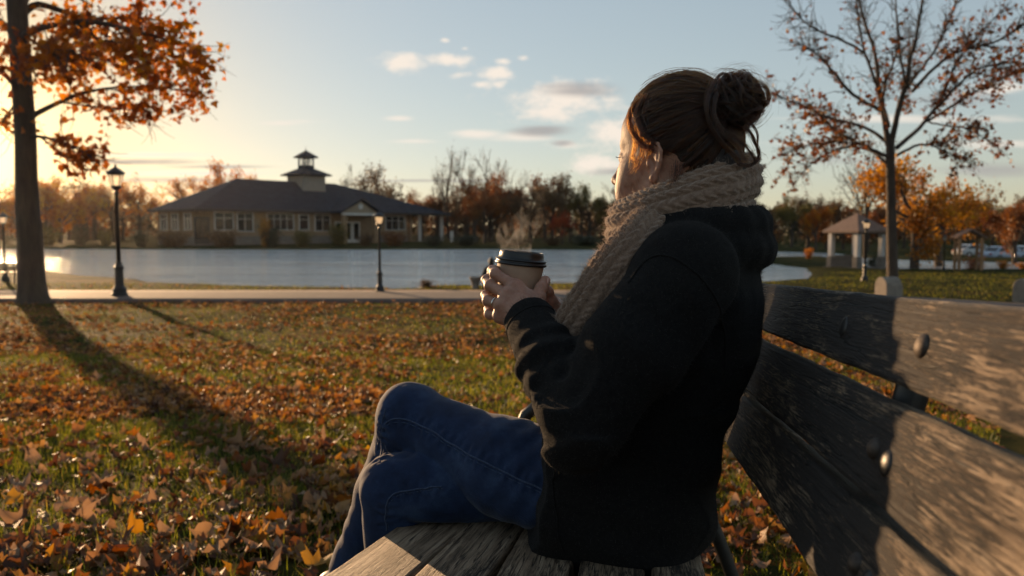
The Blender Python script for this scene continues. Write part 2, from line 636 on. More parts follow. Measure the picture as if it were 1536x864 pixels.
def axis(fine_lo, fine_hi, step, far):
    mid = np.arange(fine_lo, fine_hi, step)
    k = step * 1.09 ** np.arange(1, 90)
    up = fine_hi + np.cumsum(k); dn = fine_lo - np.cumsum(k)
    return np.concatenate([dn[dn > -far][::-1], mid, up[up < far]])


gx = axis(-75, 60, .5, 900); gy = np.concatenate([[-600, -300, -150, -80, -45, -25, -14], np.concatenate([np.arange(-9, 115, .42), 115 + np.cumsum(.42 * 1.09 ** np.arange(1, 58))])])
GX, GY = np.meshgrid(gx, gy, indexing='ij')
gz = H(GX.ravel(), GY.ravel())
nx, ny = len(gx), len(gy)
ii = (np.arange(nx - 1)[:, None] * ny + np.arange(ny - 1)[None, :]).ravel()
me = np_mesh('ground', np.stack([GX.ravel(), GY.ravel(), gz], -1), np.stack([ii, ii + ny, ii + ny + 1, ii + 1], -1))


def ground_material():
    m, nt, b = newmat('lawn_ground')
    v = coord(nt, 'Object')
    g = ramp(nt, [(.3, (.016, .020, .006)), (.5, (.034, .036, .010)), (.68, (.060, .048, .014))], noise(nt, v, .9, 6))
    lf = noise(nt, v, 9.0, 5, .7)
    patch = noise(nt, v, .33, 4)
    lc = ramp(nt, [(.3, (.10, .036, .012)), (.45, (.22, .085, .02)), (.6, (.16, .07, .03)), (.75, (.26, .14, .04))], noise(nt, v, 17, 2))
    add = N(nt, 'ShaderNodeMath', operation='ADD'); nt.links.new(lf, add.inputs[0]); nt.links.new(patch, add.inputs[1])
    th = N(nt, 'ShaderNodeMapRange'); nt.links.new(add.outputs[0], th.inputs[0])
    th.inputs[1].default_value = 1.0; th.inputs[2].default_value = 1.14
    # litter lies on the near side of the lake only
    sp = N(nt, 'ShaderNodeSeparateXYZ'); nt.links.new(v, sp.inputs[0])
    nr = N(nt, 'ShaderNodeMapRange'); nt.links.new(sp.outputs['Y'], nr.inputs[0])
    nr.inputs[1].default_value = 34; nr.inputs[2].default_value = 26; nr.inputs[3].default_value = .12; nr.inputs[4].default_value = 1
    rt = N(nt, 'ShaderNodeMapRange'); nt.links.new(sp.outputs['X'], rt.inputs[0])
    rt.inputs[1].default_value = 9; rt.inputs[2].default_value = 3; rt.inputs[3].default_value = .15; rt.inputs[4].default_value = 1
    mu = N(nt, 'ShaderNodeMath', operation='MULTIPLY'); nt.links.new(th.outputs[0], mu.inputs[0]); nt.links.new(nr.outputs[0], mu.inputs[1])
    mu2 = N(nt, 'ShaderNodeMath', operation='MULTIPLY'); nt.links.new(mu.outputs[0], mu2.inputs[0]); nt.links.new(rt.outputs[0], mu2.inputs[1])
    mx = N(nt, 'ShaderNodeMix', data_type='RGBA'); nt.links.new(mu2.outputs[0], mx.inputs[0])
    nt.links.new(g.outputs[0], mx.inputs[6]); nt.links.new(lc.outputs[0], mx.inputs[7])
    nt.links.new(mx.outputs[2], b.inputs['Base Color'])
    b.inputs['Roughness'].default_value = .9; b.inputs['Specular IOR Level'].default_value = .02
    bump(nt, b, noise(nt, v, 22, 5, .7), .05, .8)
    return m


tag(link('ground', me, ground_material(), smooth=True), kind='structure')

# water
m, nt2, b = newmat('lake_water')
v = coord(nt2, 'Object', (1, 1, 1))
b.inputs['Metallic'].default_value = .5; b.inputs['Base Color'].default_value = (.50, .53, .53, 1); b.inputs['Roughness'].default_value = .10
b.inputs['IOR'].default_value = 1.33; b.inputs['Specular IOR Level'].default_value = .5
w1 = noise(nt2, coord(nt2, 'Object', (1.3, 2.6, 1)), 1.0, 4, .55, .3)
w2 = noise(nt2, coord(nt2, 'Object', (5, 9, 1)), 1.0, 3, .6, .2)
ad = N(nt2, 'ShaderNodeMath', operation='MULTIPLY_ADD'); nt2.links.new(w2, ad.inputs[0]); ad.inputs[1].default_value = .35; nt2.links.new(w1, ad.inputs[2])
wind = ramp(nt2, [(.35, (.25, .25, .25)), (.65, (1.5, 1.5, 1.5))], noise(nt2, coord(nt2, 'Object', (.035, .22, 1)), 1.0, 4, .6, .5))
hm = N(nt2, 'ShaderNodeMath', operation='MULTIPLY'); nt2.links.new(ad.outputs[0], hm.inputs[0]); nt2.links.new(wind.outputs[0], hm.inputs[1])
bump(nt2, b, hm.outputs[0], .24, .8)
e1 = np.roll(SHORE, -1, 0) - np.roll(SHORE, 1, 0)
ow = np.stack([e1[:, 1], -e1[:, 0]], 1); ow /= np.linalg.norm(ow, axis=1, keepdims=True)
ow *= np.sign(np.sum(np.where(lake_sd(SHORE + ow * .5) > 0, 1, -1)))
rim = SHORE + ow * 2.0
tag(MB().poly([(x, y, Z_WATER) for x, y in rim], [tuple(range(len(rim)))]).build('water', m), kind='structure')

# paved path
px_ = np.concatenate([np.arange(-70, -20, 1.0), np.arange(-20, 18, .5)])
off = np.array([-PATH_HALF, -PATH_HALF + .02, -1.1, 0, 1.1, PATH_HALF - .02, PATH_HALF]); up = np.array([-.12, .05, .055, .06, .055, .05, -.12])
sl = np.gradient(path_mid(px_), px_); nrm = np.stack([-sl, np.ones_like(sl)], 1); nrm /= np.linalg.norm(nrm, axis=1, keepdims=True)
wob = (fbm(np.stack([px_, 0 * px_, 0 * px_], 1), .5, 3) - .5) * .5
V = []
for i, x in enumerate(px_):
    for o, u in zip(off, up):
        o2 = o + (wob[i] * (.6 if o < 0 else -.6) if abs(o) > 1.5 else 0)
        V.append((x + nrm[i, 0] * o2, path_mid(x) + nrm[i, 1] * o2, Z_FLAT + u if path_mid(x) > 21 else H(x, path_mid(x), False)[0] + u))
n = len(off); i = np.arange(len(px_) - 1)[:, None] * n + np.arange(n - 1)[None, :]; i = i.ravel()
pm = simple('path_concrete', [(.3, (.065, .046, .037)), (.55, (.095, .069, .057)), (.75, (.13, .097, .082))], .85, 1.5, 8, bump_d=.01)
tag(link('path', np_mesh('path', V, np.stack([i, i + n, i + n + 1, i + 1], -1)), pm), kind='structure')
# ------------------------------------------------------------------ materials for the built things
MAT['roof'] = simple('slate_roof', [(.3, (.022, .027, .037)), (.7, (.040, .047, .062))], .85, 1.2, 6, bump_d=.02, spec=.15)


def brick(name, c1, c2, mortar, scale, bw=.5, bh=.25):
    m, nt, b = newmat(name)
    v = coord(nt, 'Object')
    # brick courses run round the walls: use x+y for the run and z for the height
    sp = N(nt, 'ShaderNodeSeparateXYZ'); nt.links.new(v, sp.inputs[0])
    a = N(nt, 'ShaderNodeMath', operation='ADD'); nt.links.new(sp.outputs[0], a.inputs[0]); nt.links.new(sp.outputs[1], a.inputs[1])
    cb = N(nt, 'ShaderNodeCombineXYZ'); nt.links.new(a.outputs[0], cb.inputs[0]); nt.links.new(sp.outputs[2], cb.inputs[1])
    t = N(nt, 'ShaderNodeTexBrick'); nt.links.new(cb.outputs[0], t.inputs['Vector'])
    t.inputs['Color1'].default_value = (*c1, 1); t.inputs['Color2'].default_value = (*c2, 1); t.inputs['Mortar'].default_value = (*mortar, 1)
    t.inputs['Scale'].default_value = scale; t.inputs['Mortar Size'].default_value = .015
    t.inputs['Brick Width'].default_value = bw; t.inputs['Row Height'].default_value = bh
    nz = noise(nt, v, 2.0, 5)
    mx = N(nt, 'ShaderNodeMix', data_type='RGBA', blend_type='MULTIPLY'); mx.inputs[0].default_value = .6
    nt.links.new(t.outputs[0], mx.inputs[6]); nt.links.new(ramp(nt, [(.3, (.6, .58, .55)), (.7, (1, 1, 1))], nz).outputs[0], mx.inputs[7])
    nt.links.new(mx.outputs[2], b.inputs['Base Color']); b.inputs['Roughness'].default_value = .88
    bump(nt, b, t.outputs['Fac'], .01, -.4)
    return m


MAT['brick'] = brick('tan_brick', (.31, .20, .11), (.25, .155, .085), (.29, .24, .18), 3.0)
MAT['stone'] = brick('grey_stone', (.20, .17, .145), (.145, .125, .105), (.23, .20, .17), 1.6, .6, .3)
MAT['trim'] = simple('white_trim', [(.3, (.52, .50, .46)), (.7, (.66, .64, .60))], .6, 2)
MAT['drum'] = simple('drum_panel', [(.3, (.22, .19, .16)), (.7, (.28, .25, .21))], .7, 2)
MAT['fascia'] = simple('dark_fascia', [(.3, (.035, .03, .027)), (.7, (.055, .047, .04))], .6, 2)
MAT['gable'] = simple('gable_panel', [(.3, (.27, .21, .145)), (.7, (.34, .27, .19))], .8, 3)
MAT['iron'] = simple('black_iron', [(.3, (.010, .010, .010)), (.7, (.022, .021, .020))], .42, 12, bump_d=.003, spec=.5)
MAT['wood_post'] = simple('timber', [(.3, (.20, .11, .055)), (.7, (.34, .19, .09))], .75, 3, vscale=(1, 1, .2), bump_d=.01)
MAT['shingle'] = simple('brown_shingle', [(.3, (.15, .095, .07)), (.7, (.24, .155, .115))], .85, 5, bump_d=.02)
MAT['column'] = simple('painted_column', [(.3, (.40, .37, .34)), (.7, (.52, .49, .46))], .7, 2)
m, nt, b = newmat('window_glass')
b.inputs['Base Color'].default_value = (.012, .014, .016, 1); b.inputs['Roughness'].default_value = .08; b.inputs['Specular IOR Level'].default_value = .5
MAT['glass'] = m
m = bpy.data.materials.new('lamp_glass'); m.use_nodes = True; nt = m.node_tree; nt.nodes.clear()
o = N(nt, 'ShaderNodeOutputMaterial'); t1 = N(nt, 'ShaderNodeBsdfTransparent'); t2 = N(nt, 'ShaderNodeBsdfTranslucent'); t2.inputs[0].default_value = (.85, .8, .7, 1)
g1 = N(nt, 'ShaderNodeBsdfGlossy'); g1.inputs['Roughness'].default_value = .15
x1 = N(nt, 'ShaderNodeMixShader'); x1.inputs[0].default_value = .5; x2 = N(nt, 'ShaderNodeMixShader'); x2.inputs[0].default_value = .06
nt.links.new(t1.outputs[0], x1.inputs[1]); nt.links.new(t2.outputs[0], x1.inputs[2]); nt.links.new(x1.outputs[0], x2.inputs[1]); nt.links.new(g1.outputs[0], x2.inputs[2]); nt.links.new(x2.outputs[0], o.inputs[0])
MAT['lamp_glass'] = m

# ------------------------------------------------------------------ the hall across the lake
K = 1.2235
A0 = np.array([-.395 * 104, 104.0]); U = np.array([.657, .754]); RZ = math.atan2(U[1], U[0])
ZG = -1.0
hall = empty('lakeside_hall', (A0[0], A0[1], ZG), RZ, 'long tan brick hall with dark hipped roof and cupola across the lake', 'building')
LEN, WID, EZ, RIDGE = 46.5, 13.0, 3.88 - ZG, 8.45 - ZG


def along(px):
    k = (px - CX) / F_PX
    return (k * A0[1] - A0[0]) / (U[0] - k * U[1])


ov = .9
x0, x1, y0, y1 = ov, LEN - ov, ov, WID - ov
porch_x = along(617)
w = MB()
# walls as panels with real thickness; the right end opens into a porch
w.box(((x0 + porch_x) / 2, (y0 + y1) / 2, EZ / 2 + .6), (porch_x - x0, y1 - y0, EZ - 1.2), bev=0)
w.build('wall', MAT['brick'], hall)
MB().box(((x0 + porch_x) / 2, (y0 + y1) / 2, .61), (porch_x - x0 + .16, y1 - y0 + .16, 1.22)).build('stone_base', MAT['stone'], hall)
r = MB()
e = .28
rx0, rx1, ym = 9.8, 27.0, WID / 2
top = [(0, 0, EZ), (LEN, 0, EZ), (LEN, WID, EZ), (0, WID, EZ), (rx0, ym, RIDGE), (rx1, ym, RIDGE)]
bot = [(0, 0, EZ - e), (LEN, 0, EZ - e), (LEN, WID, EZ - e), (0, WID, EZ - e)]
r.poly(top + bot, [(0, 1, 5, 4), (1, 2, 5), (2, 3, 4, 5), (3, 0, 4), (0, 6, 7, 1), (1, 7, 8, 2), (2, 8, 9, 3), (3, 9, 6, 0), (6, 9, 8, 7)])
roof = r.build('roof', MAT['roof'], hall)
f = MB()
for a, b_ in (((0, 0), (LEN, 0)), ((LEN, 0), (LEN, WID)), ((LEN, WID), (0, WID)), ((0, WID), (0, 0))):
    a = np.array(a, float); b_ = np.array(b_, float); c = (a + b_) / 2; L = np.linalg.norm(b_ - a)
    f.box((c[0], c[1], EZ - .16), (L + .12, .12, .36), math.atan2(b_[1] - a[1], b_[0] - a[0]))
f.build('fascia', MAT['fascia'], hall)
# drum and cupola on the ridge
tx0, ty0 = 21.6, ym
s = 4.1
MB().box((tx0, ty0, 9.5 - ZG - 1.55), (s, s, 3.1)).build('lantern_drum', MAT['drum'], hall)


def pyramid(mb, x, y, half, z0, z1, eave=.18):
    p = [(x - half, y - half, z0), (x + half, y - half, z0), (x + half, y + half, z0), (x - half, y + half, z0), (x, y, z1)]
    q = [(a, b, c - eave) for a, b, c in p[:4]]
    return mb.poly(p + q, [(0, 1, 4), (1, 2, 4), (2, 3, 4), (3, 0, 4), (0, 5, 6, 1), (1, 6, 7, 2), (2, 7, 8, 3), (3, 8, 5, 0), (5, 8, 7, 6)])


pyramid(MB(), tx0, ty0, s / 2 + .75, 9.55 - ZG, 11.0 - ZG).build('drum_roof', MAT['roof'], hall)
cz0, cz1 = 10.2 - ZG, 12.3 - ZG
cu = MB()
cu.box((tx0, ty0, cz0 + .35), (1.75, 1.75, .9)); cu.box((tx0, ty0, cz1 - .12), (1.75, 1.75, .24))
for sx in (-1, 1):
    for sy in (-1, 1): cu.box((tx0 + sx * .76, ty0 + sy * .76, (cz0 + cz1) / 2 + .3), (.2, .2, cz1 - cz0 - .8))
    cu.box((tx0 + sx * .78, ty0, (cz0 + cz1) / 2 + .3), (.09, .1, cz1 - cz0 - .8)); cu.box((tx0, ty0 + sx * .78, (cz0 + cz1) / 2 + .3), (.1, .09, cz1 - cz0 - .8))
cup = cu.build('cupola', MAT['roof'], hall)
pyramid(MB(), tx0, ty0, 1.35, cz1 + .02, 13.35 - ZG).build('cupola_roof', MAT['roof'], cup)
MB().lathe((tx0, ty0, 13.3 - ZG), [(.07, 0), (.09, .15), (.02, .3), (.015, .7)], 8).build('finial', MAT['roof'], cup)


def window(xc, yc, zc, w_, h_, nv=1, side=False, white=False):
    fr = MB(); t = .11; dpt = .16
    def bx(mb, a, z, sa, sz, dep, o=0):
        if side: mb.box((yc - o, xc + a, z), (dep, sa, sz))
        else: mb.box((xc + a, yc - o, z), (sa, dep, sz))
    bx(fr, 0, zc + h_ / 2 + t / 2, w_ + 2 * t, t, dpt); bx(fr, 0, zc - h_ / 2 - t / 2, w_ + 2 * t + .16, t, dpt + .12, .03)
    for sgn in (-1, 1): bx(fr, sgn * (w_ / 2 + t / 2), zc, t, h_, dpt)
    for k in range(1, nv + 1): bx(fr, -w_ / 2 + w_ * k / (nv + 1), zc, .07, h_, dpt * .7)
    bx(fr, 0, zc + h_ * .18, w_, .06, dpt * .6)
    o = fr.build('window', MAT['trim'], hall)
    g = MB(); bx(g, 0, zc, w_, h_, .05, -.02)
    g.build('pane', MAT['glass'], o)


for px, wd, ht, zc, nv in ((342.5, 2.6, 2.25, 3.25, 1), (374, 2.3, 2.4, 3.15, 1), (427, 4.2, 2.2, 3.25, 3), (462, 1.5, 2.1, 3.2, 0), (490, 2.6, 2.3, 3.15, 1), (594, 2.6, 2.1, 3.2, 1), (608, 1.2, 2.0, 3.2, 0)):
    window(along(px), y0 - .03, zc, wd, ht, nv)
for yc in (3.6, 7.2, 10.4): window(yc, x0 - .03, 3.2, 1.7, 2.1, 1, side=True)
# tall dark side doors
dx = along(309)
dr = MB(); dr.box((dx, y0 - .05, 2.0), (2.1, .14, 3.5)).build('side_door', MAT['fascia'], hall)
gl = MB()
for sgn in (-1, 1): gl.box((dx + sgn * .5, y0 - .13, 2.3), (.8, .06, 2.5))
gl.build('door_glass', MAT['glass'], bpy.data.objects['side_door'])
# gabled entrance
ga, gb = along(500), along(553); gm = (ga + gb) / 2; gw = (gb - ga) / 2; gy = -2.4; gz = 5.95 - ZG
MB().poly([(gm - gw - .5, gy - .5, EZ), (gm + gw + .5, gy - .5, EZ), (gm, gy - .5, gz), (gm - gw - .5, 6.0, EZ), (gm + gw + .5, 6.0, EZ), (gm, 6.0, gz),
           (gm - gw - .5, gy - .5, EZ - .3), (gm + gw + .5, gy - .5, EZ - .3), (gm, gy - .5, gz - .34), (gm - gw - .5, 6.0, EZ - .3), (gm + gw + .5, 6.0, EZ - .3), (gm, 6.0, gz - .34)],
          [(0, 2, 5, 3), (1, 4, 5, 2), (6, 9, 11, 8), (7, 8, 11, 10), (0, 6, 8, 2), (1, 2, 8, 7), (0, 3, 9, 6), (1, 7, 10, 4)]).build('entrance_roof', MAT['roof'], hall)
gp = MB(); gp.poly([(gm - gw, gy, EZ - .25), (gm + gw, gy, EZ - .25), (gm, gy, gz - .42), (gm - gw, gy + .3, EZ - .25), (gm + gw, gy + .3, EZ - .25), (gm, gy + .3, gz - .42)], [(0, 1, 2), (3, 5, 4), (0, 3, 4, 1), (1, 4, 5, 2), (2, 5, 3, 0)])
gp.build('gable_panel', MAT['gable'], hall)
vt = MB(); vt.tube([(gm, gy - .08, EZ + .75), (gm, gy + .02, EZ + .75)], [.42, .42], 20)
vt.build('round_vent', MAT['trim'], hall)
MB().box((gm, gy + .16, EZ - .42), (2 * gw, .34, .34)).build('entrance_beam', MAT['trim'], hall)
for sx in (-1, 1):
    MB().box((gm + sx * (gw - .45), gy + .2, (EZ - .6) / 2), (.7, .7, EZ - .6), bev=.04).build('entrance_pier', MAT['brick'], hall)
for k in (-1, 0, 1):
    d_ = MB(); d_.box((gm + k * 1.6, y0 - .08, 1.75), (1.45, .16, 3.2)).build('entrance_door', MAT['trim'], hall)
    do = bpy.data.objects[max((o.name for o in hall.children if o.name.startswith('entrance_door')), key=lambda n: (len(n), n))]
    MB().box((gm + k * 1.6, y0 - .17, 1.9), (.95, .06, 2.5)).build('door_glass', MAT['glass'], do)
# porch at the right end and the corner post at the left end
for px in (619, 633, 646):
    MB().box((along(px) + .6 if px < 640 else LEN - 1.2, 1.2, (EZ - .3) / 2), (.45, .45, EZ - .3), bev=.03).build('porch_post', MAT['trim'] if px != 619 else MAT['brick'], hall)
MB().box((LEN - 1.2, WID - 1.2, (EZ - .3) / 2), (.45, .45, EZ - .3), bev=.03).build('porch_post', MAT['trim'], hall)
rl = MB(); rl.box(((porch_x + LEN - 1.2) / 2, 1.2, 1.0), (LEN - 1.2 - porch_x - .4, .07, .08)); rl.box(((porch_x + LEN - 1.2) / 2, 1.2, .3), (LEN - 1.2 - porch_x - .4, .06, .07))
for k in range(22): rl.box((porch_x + .4 + k * (LEN - 2 - porch_x) / 22, 1.2, .65), (.04, .04, .66))
rl.build('porch_railing', MAT['fascia'], hall)
MB().box(((porch_x + LEN) / 2 - .3, WID / 2, .1), (LEN - porch_x - .8, WID - 2, .2)).build('porch_floor', MAT['stone'], hall)

# low white utility post beside the porch
t = stand(678, 128); u = empty('utility_post', t, 0, 'small white utility post on the grass past the hall porch', 'post')
MB().box((0, 0, .9), (.5, .4, 1.8), bev=.04).build('post', MAT['trim'], u); MB().box((0, 0, 1.86), (.7, .6, .14), bev=.03).build('cap', MAT['fascia'], u)

# ------------------------------------------------------------------ street lamps
def lamp(px, py_base, py_top, label, d=None, half=False):
    g = stand(px, d) if d else ground_px(px, py_base)
    ztop = P(px, py_top, g[1])[2]
    if abs(g[1] - 25) < 3: g[2] = max(g[2], Z_FLAT + .05)
    h = ztop - g[2]; k = h / 3.9
    r_ = empty('street_lamp', g, .3, label, 'lamp post', 'old style lamp posts round the lake')
    q = lambda pr: [(a * k, b * k) for a, b in pr]
    MB().lathe((0, 0, 0), q([(.23, -.05), (.23, .06), (.20, .10), (.20, .20), (.145, .28), (.125, .34), (.12, .78), (.145, .82), (.145, .87), (.10, .93), (.085, 1.02)]), 12).build('base', MAT['iron'], r_, smooth=False)
    MB().lathe((0, 0, 0), q([(.065, 1.0), (.05, 3.0), (.07, 3.02), (.07, 3.07), (.05, 3.10), (.045, 3.16)]), 12).build('pole', MAT['iron'], r_, smooth=True)
    MB().lathe((0, 0, 0), q([(.05, 3.14), (.13, 3.2), (.15, 3.24), (.15, 3.28), (.10, 3.285)]), 12).build('lantern_seat', MAT['iron'], r_, smooth=True)
    gl_ = MB().lathe((0, 0, 0), q([(.13, 3.285), (.215, 3.62)]), 6, rot=.2).build('lantern_glass', MAT['lamp_glass'], r_)
    fr = MB()
    for i in range(6):
        a = .2 + i * math.pi / 3
        fr.tube([(.135 * k * math.cos(a), .135 * k * math.sin(a), 3.28 * k), (.222 * k * math.cos(a), .222 * k * math.sin(a), 3.63 * k)], [.011 * k] * 2, 5)
    fr.lathe((0, 0, 0), q([(.24, 3.60), (.245, 3.645), (.21, 3.65)]), 6, rot=.2)
    fr.build('lantern_frame', MAT['iron'], gl_)
    MB().lathe((0, 0, 0), q([(.27, 3.64), (.265, 3.665), (.16, 3.75), (.09, 3.80), (.05, 3.82), (.03, 3.85), (.035, 3.875), (.01, 3.92)]), 12, rot=.2).build('lantern_roof', MAT['iron'], r_)
    return r_


lamp(180, 446, 247, 'tall black lamp post on the path beside the broad maple trunk')
lamp(570, 439, 316, 'shorter black lamp post on the path in front of the hall entrance')
lamp(7, 420, 318, 'distant black lamp post by the small park bench at the water', d=33)
lamp(1297, 421, 327, 'slim black lamp post on the grass in front of the brick pavilion')
lamp(1416, 405, 352, 'small far lamp post between the orange tree and the timber arbour', d=41)

# ------------------------------------------------------------------ small bench at far left
b = stand(4, 31.0); pb = empty('park_bench', b, .15, 'small dark bench at the lake edge left of the maple', 'bench')
mb = MB()
for k in range(3): mb.box((0, -.16 + k * .15, .44), (1.3, .12, .035), bev=.008)
mb.build('seat', MAT['fascia'], pb)
mb = MB()
for k in range(3): mb.box((0, -.26 - k * .03, .55 + k * .11), (1.3, .03, .085), bev=.008)
mb.build('backrest', MAT['fascia'], pb)
for sx in (-.5, .5):
    MB().tube([(sx, .22, -.05), (sx, .18, .42), (sx, -.2, .42), (sx, -.33, .82)], [.03] * 4, 6).build('leg', MAT['iron'], pb)
    MB().tube([(sx, -.2, .42), (sx, -.28, -.05)], [.03] * 2, 6).build('leg', MAT['iron'], pb)

# ------------------------------------------------------------------ pavilion, arbour, stones, cars on the right
g = stand(1284, 45.0); pv = empty('brick_pavilion', g, R(24), 'small open pavilion with stone based columns and brown pyramid roof', 'pavilion')
hw = .92
colz = P(1284, 350, 45)[2] - g[2]
for sx in (-1, 1):
    for sy in (-1, 1):
        c_ = MB().box((sx * hw, sy * hw, .62 + (colz - .62) / 2), (.28, .28, colz - .62), bev=.02).build('column', MAT['column'], pv)
        MB().box((sx * hw, sy * hw, .3), (.38, .38, .72), bev=.03).build('pier', MAT['stone'], c_)
MB().box((0, 0, -.02), (2.5, 2.5, .16), bev=.02).build('floor_slab', MAT['stone'], pv)
bm_ = MB()
for sx in (-1, 1): bm_.box((sx * hw, 0, colz + .05), (.22, 2 * hw + .3, .2)); bm_.box((0, sx * hw, colz + .05), (2 * hw - .24, .22, .19))
bm_.build('beam', MAT['fascia'], pv)
pyramid(MB(), 0, 0, 1.28, colz + .16, P(1284, 322, 45)[2] - g[2] + .1, .12).build('roof', MAT['shingle'], pv)
lw = MB(); lw.box((0, hw, .35), (2 * hw - .52, .2, .7)); lw.build('low_wall', MAT['stone'], pv)

g = stand(1452, 42.0); ab = empty('timber_arbour', g, R(-12), 'narrow timber arbour with small pitched roof on the far lawn', 'arbour')
th = P(1437, 355, 42)[2] - g[2]
for sx in (-.53, .53):
    for sy in (-.35, .35): MB().box((sx, sy, th / 2 - .05), (.13, .13, th + .1), bev=.01).build('post', MAT['wood_post'], ab)
MB().poly([(-.72, -.55, th), (0, -.55, th + .42), (.72, -.55, th - .02), (-.72, .55, th), (0, .55, th + .42), (.72, .55, th - .02), (-.72, -.55, th - .07), (0, -.55, th + .34), (.72, -.55, th - .09), (-.72, .55, th - .07), (0, .55, th + .34), (.72, .55, th - .09)],
          [(0, 1, 4, 3), (1, 2, 5, 4), (6, 9, 10, 7), (7, 10, 11, 8), (0, 6, 7, 1), (1, 7, 8, 2), (3, 4, 10, 9), (4, 5, 11, 10), (0, 3, 9, 6), (2, 8, 11, 5)]).build('roof', MAT['shingle'], ab)
tr = MB()
for sx in (-.53, .53):
    for k in range(5): tr.box((sx, 0, .4 + k * .26), (.03, .6, .03))
tr.build('lattice', MAT['wood_post'], ab)

MAT['rock'] = simple('weathered_stone', [(.25, (.15, .125, .10)), (.5, (.22, .185, .15)), (.8, (.29, .25, .205))], .9, 5, 8, bump_d=.02)


def stone_block(px, py, d, hgt, label):
    g = stand(px, d); o = empty('stone_block', g, R(17), label, 'stone block', 'rounded stone blocks on the lawn')
    prof = [(-.27, -.1), (-.27, hgt - .26)] + [(-.27 * math.cos(a), hgt - .26 + .26 * math.sin(a)) for a in np.linspace(.2, math.pi - .2, 9)] + [(.27, hgt - .26), (.27, -.1)]
    n = len(prof); v, f = [], []
    for x, ins in ((-.34, .03), (-.31, 0), (.2, 0), (.34, .16)):
        for yy, zz in prof:
            kx = 1 - ins / .3 if ins < .1 else .62
            v.append((x, yy * kx, (zz if zz < 0 else zz - ins * (.8 if zz > hgt * .5 else 0))))
    for s_ in range(3):
        for i in range(n):
            j = (i + 1) % n; f.append((s_ * n + i, s_ * n + j, s_ * n + n + j, s_ * n + n + i))
    f.append(tuple(reversed(range(n)))); f.append(tuple(range(3 * n, 4 * n)))
    MB().poly(v, f).build('block', MAT['rock'], o)
    return o


stone_block(1336, 430, 24.5, P(1336, 415, 24.5)[2] - H1(.4733 * 24.5, 24.5), 'round topped pale stone block at the foot of the bare tree')
stone_block(1546, 430, 23.0, P(1536, 418, 23)[2] - H1(.648 * 23, 23), 'round topped stone block at the far end of the right lawn')

MAT['tyre'] = simple('tyre', [(.3, (.012, .012, .012)), (.7, (.025, .025, .025))], .8, 9)
MAT['hub'] = simple('hub', [(.3, (.3, .3, .3)), (.7, (.45, .45, .45))], .4, 9, metallic=.6)
m, nt, b = newmat('tail_light'); b.inputs['Base Color'].default_value = (.25, .01, .01, 1); b.inputs['Roughness'].default_value = .25; MAT['tail'] = m


def car(px, d, rz, color, label):
    m_ = simple('car_paint', [(.3, tuple(c * .9 for c in color)), (.7, color)], .3, 2); m_.node_tree.nodes['Principled BSDF'].inputs['Coat Weight'].default_value = .6
    g = stand(px, d); o = empty('parked_car', g, rz, label, 'car', 'cars parked beyond the water')
    pr = [(-2.15, .34), (-2.2, .62), (-2.05, .84), (-1.75, .92), (-1.2, 1.36), (-.9, 1.44), (.35, 1.43), (.75, 1.36), (1.25, .96), (1.95, .84), (2.2, .66), (2.2, .36)]
    n = len(pr); v, f = [], []
    for y, k, dz in ((-.86, .985, -.02), (-.8, 1, 0), (.8, 1, 0), (.86, .985, -.02)):
        for x, z in pr:
            yy = y * (1 - .16 * max(0, (z - .9) / .5))
            v.append((x * k, yy, z + dz))
    for s_ in range(3):
        for i in range(n):
            j = (i + 1) % n; f.append((s_ * n + i, s_ * n + n + i, s_ * n + n + j, s_ * n + j))
    f.append(tuple(range(n))); f.append(tuple(reversed(range(3 * n, 4 * n))))
    MB().poly(v, f).build('body', m_, o)
    for sy in (-1, 1):
        MB().poly([(-1.45, sy * .82, .96), (-1.05, sy * .755, 1.33), (.3, sy * .75, 1.34), (.62, sy * .76, 1.29), (1.05, sy * .81, .97)], [(0, 1, 2, 3, 4)] if sy < 0 else [(4, 3, 2, 1, 0)]).build('side_window', MAT['glass'], o)
        for sx in (-1.35, 1.35):
            wv = MB().tube([(sx, sy * .68, .32), (sx, sy * .89, .32)], [.33, .33], 18).build('wheel', MAT['tyre'], o)
            MB().tube([(sx, sy * .89, .32), (sx, sy * .905, .32)], [.19, .17], 12).build('rim', MAT['hub'], wv)
        MB().box((-2.17, sy * .62, .72), (.1, .3, .14), bev=.02).build('tail_light', MAT['tail'], o)
        MB().box((2.14, sy * .62, .7), (.14, .3, .13), bev=.02).build('headlight', MAT['trim'], o)
    MB().poly([(1.22, -.74, .985), (1.22, .74, .985), (.80, .66, 1.345), (.80, -.66, 1.345)], [(0, 1, 2, 3)]).build('windscreen', MAT['glass'], o)
    MB().poly([(-1.72, .72, .95), (-1.72, -.72, .95), (-1.245, -.66, 1.345), (-1.245, .66, 1.345)], [(0, 1, 2, 3)]).build('rear_window', MAT['glass'], o)


car(1507, 76, R(12), (.30, .36, .46), 'pale blue car parked beyond the lake behind orange shrubs')
car(1545, 79, R(14), (.5, .5, .5), 'white car parked beside the pale blue one')
car(1462, 88, R(8), (.42, .42, .42), 'silver car parked behind the timber arbour')

